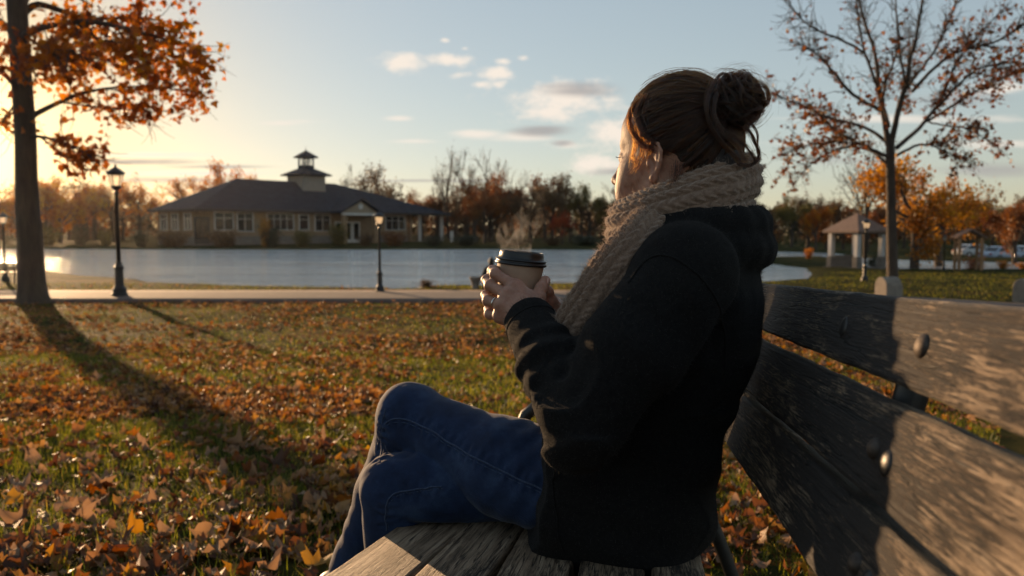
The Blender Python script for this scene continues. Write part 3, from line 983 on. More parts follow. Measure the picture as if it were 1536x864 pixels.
# ------------------------------------------------------------------ someone sitting by the water, seen from behind
g = stand(737, 27.6); g[2] = max(g[2], Z_FLAT - .02)
hgt = P(737, 388, 27.6)[2] - g[2]; k = hgt / .92
fp = Field((-.5 * k, -.6 * k, -.06), (.5 * k, .6 * k, 1.0 * k), .014)
fp.chain(np.array([[0, 0, .10], [0, .02, .34], [0, .05, .58]]) * k, np.array([.25, .20, .17]) * k, .08, flat=((0, 1, 0), 1.15))
for s_ in (-1, 1):
    fp.cone(np.array([.15 * s_, .04, .60]) * k, np.array([.26 * s_, .12, .36]) * k, .075 * k, .06 * k, .04)
    fp.cone(np.array([.26 * s_, .12, .36]) * k, np.array([.14 * s_, .34, .36]) * k, .055 * k, .045 * k, .03)
    fp.chain(np.array([[.12 * s_, .1, .10], [.15 * s_, .42, .38], [.13 * s_, .52, .05]]) * k, np.array([.10, .075, .06]) * k, .04)
fp.cone(np.array([0, .05, .66]) * k, np.array([0, .06, .76]) * k, .06 * k, .055 * k, .03)
fp.ell(np.array([0, .07, .815]) * k, np.array([.078, .095, .105]) * k, None, .015)
V, Q = fp.mesh(1)
CLOTH = simple('dark_cloth', [(.3, (.012, .012, .014)), (.7, (.03, .028, .03))], .9, 12)
wp = link('person', np_mesh('person', V, Q), CLOTH, None, True); wp.location = g
tag(wp, 'distant person in dark clothes sitting hunched on the grass at the lake edge', 'person')
hb = Field((-.2 * k, -.2 * k, .6 * k), (.2 * k, .25 * k, 1.0 * k), .012)
hb.ell(np.array([0, .045, .835]) * k, np.array([.088, .095, .105]) * k, None, .01); hb.ell(np.array([0, -.02, .93]) * k, np.array([.04, .04, .04]) * k, None, .02)
V, Q = hb.mesh(1)
link('hair', np_mesh('hair', V, Q), simple('far_hair', [(.3, (.012, .009, .007)), (.7, (.02, .015, .01))], .6, 12), wp, True)
hn = MB()
V, Q = None, None
for s_ in (-1,):
    fh_ = Field((-.40 * k, .0, .22 * k), (-.1 * k, .5 * k, .52 * k), .01)
    fh_.cone(np.array([-.235, .16, .365]) * k, np.array([-.14, .35, .365]) * k, .057 * k, .045 * k, .01)
    V, Q = fh_.mesh(1)
link('bare_forearm', np_mesh('bare_forearm', V, Q), simple('far_skin', [(.3, (.40, .22, .15)), (.7, (.5, .28, .2))], .5, 12), wp, True)

# ------------------------------------------------------------------ planter by the water
g = stand(713, 28.0); pt = empty('flared_planter', g, 0, 'dark flared tub on the grass at the lake edge', 'planter')
MB().lathe((0, 0, 0), [(.14, -.03), (.15, .04), (.12, .07), (.17, .3), (.22, .38), (.225, .42), (.2, .43), (.16, .34)], 14).build('tub', MAT['rock'], pt, smooth=True)
MB().lathe((0, 0, 0), [(.14, .345), (.1, .37), (.01, .385)], 12).build('soil', MAT['fascia'], pt)
# ------------------------------------------------------------------ foliage tools
_half = [(.05, .0), (.20, -.02), (.44, -.06), (.33, .16), (.60, .40), (.33, .45), (.22, .64)]
MAPLE = np.array([(0, -.02)] + _half + [(0, 1.0)] + [(-x, y) for x, y in reversed(_half)])   # 16 points
OVAL = np.array([(0, 0), (.3, .3), (.26, .66), (0, 1), (-.28, .62), (-.3, .28)])


def rand_rot(n, rng, up=0.0):
    """random orthonormal frames; up biases the leaf plane towards horizontal"""
    a = rng.normal(size=(n, 3)); a /= np.linalg.norm(a, axis=1, keepdims=True)
    nrm = rng.normal(size=(n, 3)); nrm[:, 2] += up
    nrm -= a * (nrm * a).sum(1, keepdims=True); nrm /= np.linalg.norm(nrm, axis=1, keepdims=True)
    return a, np.cross(nrm, a), nrm      # along, across, normal


def leaves_np(pos, size, rng, shape=OVAL, up=0.0, fold=.25, hang=0.0):
    n = len(pos); k = len(shape)
    a, c, nr = rand_rot(n, rng, up)
    if hang:
        a[:, 2] -= hang; a /= np.linalg.norm(a, axis=1, keepdims=True)
        nr -= a * (nr * a).sum(1, keepdims=True); nr /= np.linalg.norm(nr, axis=1, keepdims=True); c = np.cross(nr, a)
    size = np.broadcast_to(size, (n,))
    fo = rng.uniform(-fold, fold, n); cu = rng.uniform(-fold, fold, n)
    sx, sy = shape[:, 0], shape[:, 1]
    z = np.abs(sx)[None, :] * fo[:, None] + (sy ** 2)[None, :] * cu[:, None]
    V = pos[:, None, :] + size[:, None, None] * (a[:, None, :] * sy[None, :, None] + c[:, None, :] * sx[None, :, None] + nr[:, None, :] * z[..., None])
    F = np.arange(n * k).reshape(n, k)
    return V.reshape(-1, 3), F


def crown_mesh(name, pos, size, rng, shape=OVAL, hue=None, **kw):
    V, F = leaves_np(pos, size, rng, shape, **kw)
    me = np_mesh(name, V, F)
    h = rng.random(len(pos)) if hue is None else hue
    add_attr(me, 'hue', np.repeat(h, len(shape)))
    return me


def tubes_mesh(name, limbs, nmax=8):
    Vs, Fs, o = [], [], 0
    for pts, rad in limbs:
        r0 = float(np.max(rad))
        n = nmax if r0 > .1 else (6 if r0 > .03 else 4)
        V, F = tube_np(np.asarray(pts, float), np.asarray(rad, float), n)
        Vs.append(V); Fs.append(F + o); o += len(V)
    return np_mesh(name, np.vstack(Vs), np.vstack(Fs))


def wiggle(a, b, n, amp, rng, sag=0.0):
    t = np.linspace(0, 1, n)[:, None]
    p = a + (b - a) * t
    w = np.cumsum(rng.normal(size=(n, 3)), 0); w -= w[0]; w -= t * w[-1]
    p = p + w * amp / math.sqrt(n)
    p[:, 2] += sag * (t[:, 0] * (1 - t[:, 0])) * 4
    return p


def grow(rng, base, direction, length, rad, depth, limbs, tips, spread=.6, up=.25, kids=(3, 4), shrink=.62):
    d = direction / np.linalg.norm(direction)
    end = base + d * length
    pts = wiggle(base, end, 6, length * .10, rng)
    r = np.linspace(rad, rad * .55, 6)
    limbs.append((pts, r))
    if depth == 0:
        tips.append((pts[3], d)); tips.append((pts[5], d)); return
    for k in range(rng.integers(kids[0], kids[1] + 1)):
        t = rng.uniform(.45, 1.0) if k else 1.0
        i = min(5, int(t * 5)); p = pts[i]
        nd = d + rng.normal(size=3) * spread; nd[2] += up
        grow(rng, p, nd, length * shrink * rng.uniform(.75, 1.15), r[i] * .62, depth - 1, limbs, tips, spread, up, kids, shrink)


BARK = simple('bark', [(.3, (.040, .028, .020)), (.7, (.085, .062, .045))], .9, 3, 8, bump_d=.05, bump_s=.8, vscale=(3, 3, .5))
BARK2 = simple('grey_bark', [(.3, (.055, .045, .038)), (.7, (.11, .092, .078))], .9, 3, 8, bump_d=.03, bump_s=.6, vscale=(3, 3, .5))
LEAF_OR = leafmat('orange_leaves', [(0, (.15, .040, .010)), (.35, (.32, .095, .016)), (.7, (.43, .16, .024)), (1, (.48, .25, .035))], .62, attr='hue')
LEAF_GOLD = leafmat('golden_leaves', [(0, (.22, .08, .012)), (.4, (.36, .15, .02)), (1, (.46, .24, .035))], .5, attr='hue')
LEAF_RUST = leafmat('rust_leaves', [(0, (.10, .030, .012)), (.5, (.17, .060, .018)), (1, (.24, .105, .03))], .4, attr='hue')
LEAF_RED = leafmat('red_leaves', [(0, (.20, .022, .010)), (.5, (.34, .045, .014)), (1, (.40, .09, .02))], .45, attr='hue')
LEAF_BROWN = leafmat('brown_leaves', [(0, (.055, .030, .014)), (.5, (.10, .055, .022)), (1, (.15, .085, .03))], .35, attr='hue')
LEAF_GREEN = leafmat('evergreen_needles', [(0, (.012, .020, .010)), (.5, (.022, .034, .014)), (1, (.04, .05, .02))], .2, attr='hue')
LEAF_OLIVE = leafmat('olive_leaves', [(0, (.05, .045, .012)), (.5, (.10, .085, .02)), (1, (.17, .13, .03))], .4, attr='hue')


# ------------------------------------------------------------------ the broad maple at the left
def px_limb(pts, n):
    """pts: (px, py, depth offset, radius in px) at about the depth of the tree"""
    q = np.array([[*P(a, b, D0 + dd), r / F_PX * D0] for a, b, dd, r in pts])
    q = resample(q, n)
    return q[:, :3], q[:, 3]


def make_maple():
    global D0
    rng = np.random.default_rng(21)
    g = ground_px(50, 455); D0 = g[1]
    limbs = []
    limbs.append(px_limb([(51, 462, 0, 30), (50, 452, 0, 25), (49, 440, 0, 20.5), (47, 410, 0, 18.5), (44.5, 350, 0, 17), (40, 290, 0, 15.6), (38, 200, 0, 14.4), (31, 100, 0, 13.8), (25, 0, 0, 13.4), (16, -130, 0, 11.5), (12, -260, .2, 8.5), (18, -400, .2, 5), (20, -520, .2, 1.5)], 60))
    main = [
        [(27, 30, 0, 6), (45, 12, .3, 5.2), (62, 7, .5, 4.8), (110, 22, .9, 3.6), (143, 28, 1.2, 3), (187, 27, 1.6, 2), (240, 30, 2.0, 1.0)],
        [(34, 60, 0, 7), (44, 49, -.3, 5.5), (77, 38, -.6, 4.6), (140, 33, -1.0, 3.6), (200, 47, -1.3, 2.4), (243, 57, -1.5, 1.8), (310, 78, -1.8, .8)],
        [(117, 36, -.8, 2.6), (153, 63, -1.0, 2.0), (190, 83, -1.1, 1.4), (240, 118, -1.2, .7)],
        [(150, 60, -1.0, 1.8), (200, 66, -1.6, 1.5), (245, 78, -2.0, 1.1), (300, 100, -2.2, .6)],
        [(41, 182, 0, 5), (52, 172, .2, 4.2), (90, 153, .5, 3.3), (123, 140, .8, 2.6), (167, 132, 1.0, 1.9), (230, 130, 1.3, 1.2), (300, 140, 1.5, .6)],
        [(90, 153, .5, 2), (140, 160, .2, 1.5), (200, 165, -.1, 1.0), (260, 168, -.2, .5)],
        [(42, 205, 0, 3.2), (60, 205, -.4, 2.6), (90, 212, -.9, 2.0), (125, 228, -1.3, 1.3), (150, 248, -1.5, .7)],
        [(60, 205, -.3, 1.7), (95, 232, -.2, 1.2), (130, 250, 0, .6)],
        [(33, 75, 0, 6), (10, 40, .4, 5), (-40, 10, .8, 4), (-110, 0, 1.2, 2.5), (-170, 15, 1.4, 1)],
        [(37, 150, 0, 4.5), (15, 120, -.4, 3.6), (-20, 95, -.8, 2.8), (-80, 90, -1.2, 1.8), (-140, 110, -1.4, .8)],
        [(36, 130, 0, 4), (48, 100, -1.5, 3.2), (75, 80, -3.2, 2.2), (110, 75, -4.6, 1.0)],
        [(34, 110, 0, 4), (60, 85, 1.6, 3.2), (105, 70, 3.0, 2.2), (170, 75, 4.0, 1.0)],
        [(34, 150, 0, 2.2), (20, 160, .2, 1.8), (6, 180, .3, 1.2), (-3, 199, .3, .7), (-7, 208, .3, .3)],  # limb added so its leaves half-shade the bench's top slat
        [(38, 178, 0, 2.2), (30, 188, .2, 1.7), (22, 196, .3, 1.1), (14, 203, .3, .5)],  # added twig whose leaves keep full sun off the woman's face
        [(28, 20, 0, 6), (55, -30, .6, 5), (110, -60, 1.0, 4), (190, -60, 1.4, 2.8), (270, -30, 1.8, 1.2)],
        [(24, -40, 0, 6), (70, -100, -.6, 5), (150, -140, -1.2, 3.5), (240, -130, -1.6, 2), (310, -90, -1.9, .9)],
        [(18, -110, 0, 5.5), (-30, -170, .8, 4.5), (-90, -200, 1.4, 3), (-150, -190, 1.8, 1)],
        [(16, -150, 0, 5), (60, -230, 1.2, 4), (130, -280, 2, 2.5), (200, -270, 2.4, 1)],
        [(22, -20, 0, 5), (40, -70, 2, 4), (70, -100, 4, 2.5), (90, -100, 5.2, 1)],
        [(20, -60, 0, 5), (10, -120, -2, 4), (20, -150, -4, 2.5), (40, -140, -5, 1)],
    ]
    pos = []
    for k, l in enumerate(main):
        p, r = px_limb(l, 26); limbs.append((p, r))
        L = np.linalg.norm(np.diff(p, axis=0), axis=1).sum()
        for i in range(int(L * 9.5)):
            t = rng.uniform(.18, 1) ** .8; j = min(25, int(t * 25)); j = max(j, 3)
            a = p[j]; dirn = (p[j] - p[j - 2]); dirn /= np.linalg.norm(dirn)
            nd = dirn * .7 + rng.normal(size=3) * .75; nd[2] -= .1
            nd /= np.linalg.norm(nd)
            ln = rng.uniform(.45, 1.25)
            tw = wiggle(a, a + nd * ln, 5, .12, rng, -.05)
            e_ = tw[-1]; qe = e_[0] + SUN_TAN * e_[1]; ze = e_[2] - (e_[1] - 1.3) / math.cos(SUN_AZ) * math.tan(SUN_EL)
            if .2 < qe < 1.45 and .3 < ze < 1.55 and not (ze > .92 and qe < .84) and not (ze > 1.12 and qe > .98): continue
            limbs.append((tw, np.linspace(min(.018, r[j] * .7), .004, 5)))
            for m_ in range(rng.integers(5, 11)):
                q = tw[rng.integers(1, 5)] + rng.normal(size=3) * .13
                pos.append(q)
    pos = np.array(pos)
    px = CX + pos[:, 0] / pos[:, 1] * F_PX
    # height of the leaves above the view line, for the open skirt of the crown
    vv = (pos[:, 2] - CAM_Z) / pos[:, 1]
    py = CY - F_PX * (vv * CP + SP) / (CP - vv * SP)
    bot = np.interp(px, [-200, 0, 20, 55, 70, 100, 130, 165, 176, 200, 250, 262, 285, 300, 320, 345, 360], [200, 222, 228, 240, 262, 255, 268, 265, 205, 190, 172, 190, 186, 182, 165, 152, 60])
    gap = (px > 75) & (px < 150) & (py > 188) & (py < 204) & (rng.random(len(px)) < .8)
    ok = (py < bot + rng.normal(size=len(px)) * 4) & (px < 352 + rng.normal(size=len(px)) * 5) & ~gap
    # an open window on the lower left of the crown lets the low sun through to the bench
    q = pos[:, 0] + SUN_TAN * pos[:, 1]; zr = pos[:, 2] - (pos[:, 1] - 1.3) / math.cos(SUN_AZ) * math.tan(SUN_EL)
    win = (q > .15) & (q < 1.45) & (zr > .2) & (zr < 1.62)
    p_off = np.where(zr > 1.5, .6, np.where((zr > 1.12) & (q > 1.0), .25, np.where((zr > .92) & (q < .84), .1, .98)))
    ok &= ~(win & (rng.random(len(px)) < p_off))
    pos = pos[ok]
    o = empty('maple_tree', (g[0], g[1], g[2]), 0, 'broad maple with thick trunk and orange leaves beside the path', 'tree')
    off = np.array([g[0], g[1], g[2]])
    limbs = [(p - off, r) for p, r in limbs]
    link('trunk', tubes_mesh('trunk', limbs[:1], 18), BARK, o, True)
    link('branches', tubes_mesh('branches', limbs[1:]), BARK, o, True)
    big = (fbm(pos, .55, 2) - .5) * 1.4 + .5 + rng.normal(size=len(pos)) * .16
    link('crown', crown_mesh('crown', pos - off, rng.uniform(.12, .22, len(pos)), rng, MAPLE, hue=np.clip(big, 0, 1), fold=.35, hang=.5), LEAF_OR, o)
    return len(pos)


print('maple leaves', make_maple())


# ------------------------------------------------------------------ the nearly bare tree at the right
def make_bare():
    global D0
    rng = np.random.default_rng(8)
    g = stand(1341, 26.0); D0 = 26.0
    limbs = [px_limb([(1341, 450, 0, 13), (1340, 436, 0, 9.5), (1338.5, 400, 0, 8.2), (1337, 330, 0, 7.2), (1336, 270, 0, 6.7), (1335, 240, 0, 6.6), (1336, 208, 0, 5.6)], 24)]
    main = [
        [(1335, 226, 0, 4.6), (1327, 178, .2, 4), (1319, 139, .4, 3.4), (1313, 92, .5, 2.6), (1294, 28, .6, 1.9), (1285, -20, .7, 1.3), (1276, -80, .8, .5)],
        [(1322, 155, .3, 2.8), (1306, 105, 0, 2.2), (1297, 78, -.2, 1.9), (1288, 28, -.4, 1.5), (1280, -30, -.5, .9), (1270, -80, -.6, .4)],
        [(1297, 78, -.2, 1.9), (1255, 55, -.6, 1.6), (1222, 39, -.9, 1.3), (1200, 18, -1.1, .9), (1180, -12, -1.3, .5)],
        [(1321, 166, .2, 3), (1285, 144, -.3, 2.5), (1255, 111, -.7, 2.1), (1235, 89, -1, 1.5), (1197, 69, -1.4, .7)],
        [(1332, 216, .1, 3.2), (1297, 192, .7, 2.6), (1241, 172, 1.2, 2.1), (1177, 147, 1.7, 1.2), (1145, 131, 2, .5)],
        [(1335, 236, 0, 3), (1297, 217, -.6, 2.4), (1255, 194, -1.1, 1.9), (1227, 169, -1.4, 1.2), (1205, 160, -1.6, .5)],
        [(1296, 217, -.6, 1.5), (1250, 215, -1.4, 1.2), (1205, 222, -2, .9), (1172, 232, -2.4, .4)],
        [(1330, 246, 0, 2.4), (1306, 228, .8, 2), (1262, 222, 1.5, 1.5), (1222, 240, 2, 1), (1196, 268, 2.2, .5)],
        [(1337, 214, 0, 4.4), (1345, 185, -.2, 4), (1352, 155, -.3, 3.5), (1360, 130, -.4, 3), (1372, 75, -.5, 2.2), (1385, 0, -.6, 1.4), (1392, -70, -.7, .5)],
        [(1360, 133, -.4, 2), (1354, 95, -1, 1.8), (1349, 64, -1.4, 1.5), (1344, 0, -1.8, 1), (1340, -60, -2, .4)],
        [(1362, 131, -.4, 2.3), (1397, 83, .3, 1.8), (1418, 40, .8, 1.4), (1433, 0, 1.1, 1), (1450, -60, 1.4, .4)],
        [(1368, 138, -.3, 2.6), (1424, 84, -1.2, 2), (1491, 63, -2, 1.4), (1540, 34, -2.6, .8), (1580, 20, -3, .3)],
        [(1345, 222, 0, 3.4), (1388, 186, .6, 2.8), (1416, 144, 1, 2.2), (1432, 105, 1.3, 1.6), (1470, 50, 1.6, 1.1), (1520, 0, 1.9, .5)],
        [(1391, 183, .6, 2), (1444, 150, 1.4, 1.7), (1491, 125, 2, 1.2), (1540, 108, 2.5, .5)],
        [(1394, 183, .6, 1.5), (1441, 189, -.2, 1.1), (1475, 200, -.8, .7), (1496, 216, -1, .35)],
        [(1340, 200, 0, 2.6), (1352, 150, 1.6, 2.2), (1365, 100, 2.8, 1.5), (1362, 40, 3.8, .6)],
        [(1334, 190, 0, 2.4), (1322, 150, -1.6, 2), (1330, 105, -3, 1.4), (1345, 60, -3.8, .6)],
        [(1400, 165, .8, 1.7), (1455, 110, .2, 1.4), (1500, 95, -.2, 1), (1545, 70, -.6, .4)],
        [(1346, 232, 0, 2.2), (1385, 214, -.9, 1.7), (1425, 222, -1.6, 1.1), (1455, 240, -2, .5)],
    ]
    pos = []
    for k, l in enumerate(main):
        p, r = px_limb(l, 24); p = p + np.cumsum(rng.normal(size=p.shape) * .012, 0); limbs.append((p, r))
        L = np.linalg.norm(np.diff(p, axis=0), axis=1).sum()
        for i in range(int(L * 10)):
            t = rng.uniform(.2, 1) ** .8; j = max(2, min(23, int(t * 23)))
            dirn = (p[j] - p[j - 2]); dirn /= np.linalg.norm(dirn)
            nd = dirn * .9 + rng.normal(size=3) * .55; nd[2] += .12; nd /= np.linalg.norm(nd)
            ln = rng.uniform(.35, 1.1)
            tw = wiggle(p[j], p[j] + nd * ln, 6, .10, rng)
            limbs.append((tw, np.linspace(min(.014, r[j] * .6), .004, 6)))
            subs = [tw]
            for s_ in range(rng.integers(2, 5)):
                b0 = tw[rng.integers(1, 5)]; nd2 = nd + rng.normal(size=3) * .7; nd2 /= np.linalg.norm(nd2)
                t2 = wiggle(b0, b0 + nd2 * rng.uniform(.2, .5), 4, .05, rng); subs.append(t2)
                limbs.append((t2, np.linspace(.007, .003, 4)))
            for s_ in subs:
                q = s_[-1]
                px = CX + q[0] / q[1] * F_PX; py = CY - F_PX * ((q[2] - CAM_Z) / q[1] * CP + SP)
                dens = .25 + 1.5 * sstep(90, 200, py) + (1.1 if px > 1400 and 20 < py < 190 else 0) - (.45 if py < 60 else 0)
                for m_ in range(rng.poisson(max(dens, .1) * 1.0)): pos.append(s_[rng.integers(1, len(s_))] + rng.normal(size=3) * .07)
    pos = np.array(pos)
    o = empty('bare_tree', g, 0, 'nearly bare tree with fanned limbs and a few russet leaves', 'tree')
    limbs = [(p - g, r) for p, r in limbs]
    link('trunk', tubes_mesh('trunk', limbs[:1], 14), BARK, o, True)
    link('branches', tubes_mesh('branches', limbs[1:]), BARK, o, True)
    link('crown', crown_mesh('crown', pos - g, rng.uniform(.08, .16, len(pos)), rng, MAPLE, fold=.4, hang=.4), LEAF_RUST, o)
    return len(pos)


print('bare leaves', make_bare())


# ------------------------------------------------------------------ kinds of tree for the far side
def proto(kind, seed):
    rng = np.random.default_rng(seed)
    limbs, tips = [], []
    if kind == 'conifer':
        h = 1.0
        limbs.append((np.array([[0, 0, -.03], [0, 0, .5], [0, 0, 1.0]]), np.array([.022, .014, .003])))
        pos = []
        for i in range(2600):
            z = rng.uniform(.08, 1) ** .8; a = rng.uniform(0, 2 * math.pi)
            lay = .75 + .25 * math.sin(z * 60 + 2 * math.sin(a * 3))
            rr = (1 - z) * .30 * lay * math.sqrt(rng.random()) + .005
            pos.append((rr * math.cos(a), rr * math.sin(a), z - rr * .25))
        pos = np.array(pos)
        return tubes_mesh('trunk', limbs), crown_mesh('crown', pos, rng.uniform(.02, .04, len(pos)), rng, OVAL, hang=.6), None
    if kind == 'bare':
        limbs.append((wiggle(np.array([0, 0, -.03]), np.array([0, 0, .36]), 6, .02, rng), np.linspace(.024, .016, 6)))
        for k in range(5):
            a = k * 1.257 + rng.uniform(-.4, .4)
            grow(rng, np.array([0, 0, .16 + .05 * k]), np.array([math.cos(a) * .55, math.sin(a) * .55, 1.0]), .24, .012, 3, limbs, tips, .42, .25, (3, 4), .68)
        tp = np.array([t[0] for t in tips]); top = np.percentile(tp[:, 2], 99)
        limbs = [(p / top, np.maximum(r / top * .9, .0016)) for p, r in limbs]
        tp = tp / top
        pos = tp[rng.integers(0, len(tp), 260)] + rng.normal(size=(260, 3)) * .02
        return tubes_mesh('trunk', limbs[:6]), crown_mesh('crown', pos, rng.uniform(.014, .022, len(pos)), rng, OVAL), tubes_mesh('branches', limbs[6:])
    # leafy
    n_leaf = {'dense': 5200, 'loose': 2600}[kind]
    limbs.append((wiggle(np.array([0, 0, -.03]), np.array([0, 0, .34]), 6, .02, rng), np.linspace(.03, .02, 6)))
    for k in range(6):
        a = k * 1.05 + rng.uniform(-.4, .4)
        grow(rng, np.array([0, 0, .14 + .035 * k]), np.array([math.cos(a) * .9, math.sin(a) * .9, .75]), .21, .012, 2, limbs, tips, .55, .22, (3, 5), .70)
    tp = np.array([t[0] for t in tips]); top = np.percentile(tp[:, 2], 97)
    limbs = [(p / top, np.maximum(r / top, .0014)) for p, r in limbs]; tp = tp / top
    c = tp[rng.integers(0, len(tp), n_leaf)]
    sg = .045 if kind == 'dense' else .036
    pos = c + rng.normal(size=(n_leaf, 3)) * sg
    pos = pos[pos[:, 2] > .10]
    hue = np.clip((fbm(pos + seed, 5.0, 2) - .5) * 1.6 + .5 + rng.normal(size=len(pos)) * .15, 0, 1)
    return tubes_mesh('trunk', limbs[:1]), crown_mesh('crown', pos, rng.uniform(.022, .040, len(pos)), rng, OVAL, hue=hue), tubes_mesh('branches', limbs[1:])


PROTOS = {k: [proto(k, s) for s in ss] for k, ss in {'dense': (1, 2, 3), 'loose': (4, 5), 'bare': (6, 7, 9), 'conifer': (10,)}.items()}
_tr = np.random.default_rng(77)


def put_tree(kind, px, top_py, d, width, mat, name, label, group=None, var=None, base_z=None):
    """width: spread as a share of height (1 = as built)"""
    pr = PROTOS[kind][(_tr.integers(0, 9) if var is None else var) % len(PROTOS[kind])]
    g = stand(px, d)
    if base_z is not None: g[2] = base_z
    h = P(px, top_py, d)[2] - g[2]
    o = empty(name, g, _tr.uniform(0, 6.28), label, 'tree', group)
    o.scale = (h * width, h * width, h)
    for nm, me, m_ in (('trunk', pr[0], BARK), ('crown', pr[1], mat), ('branches', pr[2], BARK)):
        if me is None: continue
        c = bpy.data.objects.new(nm, me); COL.objects.link(c); c.parent = o
        if len(me.materials) == 0: me.materials.append(m_)
        if me.materials[0] is not m_:
            c.material_slots[0].link = 'OBJECT'; c.material_slots[0].material = m_
    return o


# singled-out trees
put_tree('dense', 1372, 252, 46, .95, LEAF_GOLD, 'golden_tree', 'bright golden orange tree just behind the bare tree', var=0)
put_tree('loose', 1408, 258, 49, .9, LEAF_GOLD, 'golden_tree', 'second golden tree overlapping behind the bright golden one', var=1)
put_tree('dense', 1522, 296, 52, .8, LEAF_RUST, 'rust_tree', 'rust orange tree above the cars at the far lawn', var=1)
put_tree('bare', 1297, 205, 62, .75, LEAF_BROWN, 'thin_tree', 'pale thin bare tree rising behind the brick pavilion', var=0)
put_tree('dense', 843, 322, 112, .75, LEAF_RED, 'red_tree', 'bright red small tree on the far bank above the lake', var=2)
put_tree('conifer', 1186, 312, 112, 1.25, LEAF_GREEN, 'dark_conifer', 'dark evergreen on the far bank left of the pavilion')
put_tree('dense', 1224, 316, 84, .75, LEAF_OR, 'orange_tree', 'low orange tree against the wood left of the pavilion roof', var=0)
for px, tp, v, lb in ((672, 222, 0, 'tallest bare tree beyond the hall porch, left of a close trio'), (702, 226, 1, 'tall bare tree in the middle of the trio beyond the porch'), (738, 224, 2, 'tall bare tree at the lake end of the trio beyond the porch')):
    put_tree('bare', px, tp, 154, .62, LEAF_BROWN, 'tall_bare_tree', lb, 'tall bare trees beyond the hall porch', v)
for px, tp, k, v, lb in ((341, 248, 'loose', 1, 'golden leafed treetop behind the hall roof, taller of two'), (290, 268, 'loose', 0, 'lower golden treetop behind the hall roof slope'),
                         (526, 247, 'bare', 1, 'bare twiggy treetop right of the hall cupola'), (578, 255, 'loose', 1, 'brown treetop behind the falling end of the hall roof')):
    put_tree(k, px, tp, 160, .8, LEAF_OR if px < 400 else LEAF_BROWN, 'treetop_tree', lb, 'trees behind the hall', v)

GW = 'autumn trees along the far side of the lake'
row = []
for px in np.arange(-150, 226, 20): row.append((px, 275 + 26 * _tr.random(), 'mix_gold'))
for px in np.arange(612, 660, 22): row.append((px, 290 + 14 * _tr.random(), 'mix_dark'))
for px in np.arange(664, 940, 15): row.append((px, 268 + 36 * _tr.random(), 'mix'))
for px in np.arange(950, 1150, 34): row.append((px, 285 + 25 * _tr.random(), 'mix'))
for px in np.arange(1160, 1590, 27): row.append((px, 298 + 18 * _tr.random(), 'mix_red'))
LB = {('bare', 0): 'bare grey tree in the row along the far side of the lake', ('loose', 1): 'thin brown leafed tree in the row beyond the lake', ('loose', 2): 'thin orange leafed tree in the row beyond the lake',
      ('dense', 1): 'full brown crowned tree in the row beyond the lake', ('dense', 2): 'full rust crowned tree in the row beyond the lake', ('dense', 3): 'full orange crowned tree in the row beyond the lake', ('dense', 4): 'dull olive crowned tree in the row beyond the lake'}
for px, tp, kind in row:
    u = _tr.random(); px = px + _tr.uniform(-6, 6)
    if kind == 'mix_gold': k, c = (('bare', 0) if u < .3 else ('loose', 2) if u < .6 else ('dense', 3) if u < .85 else ('loose', 1))
    elif kind == 'mix_red': k, c = (('dense', 2) if u < .55 else ('dense', 1) if u < .8 else ('dense', 4))
    elif kind == 'mix_dark': k, c = ('dense', 4) if u < .5 else ('dense', 2)
    else: k, c = (('bare', 0) if u < .38 else ('loose', 1) if u < .55 else ('dense', 1) if u < .75 else ('dense', 2) if u < .92 else ('dense', 4))
    if k == 'bare': tp -= 22
    m_ = {0: LEAF_BROWN, 1: LEAF_BROWN, 2: LEAF_OR if kind == 'mix_gold' and k == 'loose' else LEAF_RUST, 3: LEAF_OR, 4: LEAF_OLIVE}[c]
    put_tree(k, px, tp, _tr.uniform(152, 172) if 590 < px < 700 else _tr.uniform(118, 150) if px < 1150 else _tr.uniform(95, 130), _tr.uniform(.65, .95), m_, 'far_tree', LB[(k, c)], GW)

# the wood behind, one mass
rng = np.random.default_rng(5)
pos, hue, sz = [], [], []
for px in np.arange(-420, 1950, 11.0):
    for lay in range(2):
        d = rng.uniform(165, 235); top = P(px, rng.uniform(300, 322) + (0 if px > 1100 or px < 250 else -6), d)[2]
        g = stand(px + rng.uniform(-6, 6), d); hh = top - g[2]
        n_ = 190
        q = rng.normal(size=(n_, 3)); q /= np.linalg.norm(q, axis=1, keepdims=True); q *= rng.uniform(.45, 1, (n_, 1)) ** .5
        q = q * np.array([2.6, 2.0, hh * .5]) + g + np.array([0, 0, hh * .5])
        pos.append(q); hue.append(np.clip(rng.random() + rng.normal(size=n_) * .1, 0, 1)); sz.append(rng.uniform(.5, 1.0, n_))
pos = np.vstack(pos); hue = np.concatenate(hue); sz = np.concatenate(sz)
LEAF_WOOD = leafmat('wood_leaves', [(0, (.03, .03, .014)), (.25, (.07, .04, .018)), (.5, (.13, .05, .018)), (.75, (.17, .07, .02)), (1, (.09, .06, .02))], .3, attr='hue')
tag(link('far_woodland', crown_mesh('far_woodland', pos, sz, rng, OVAL, hue=hue), LEAF_WOOD), kind='stuff')


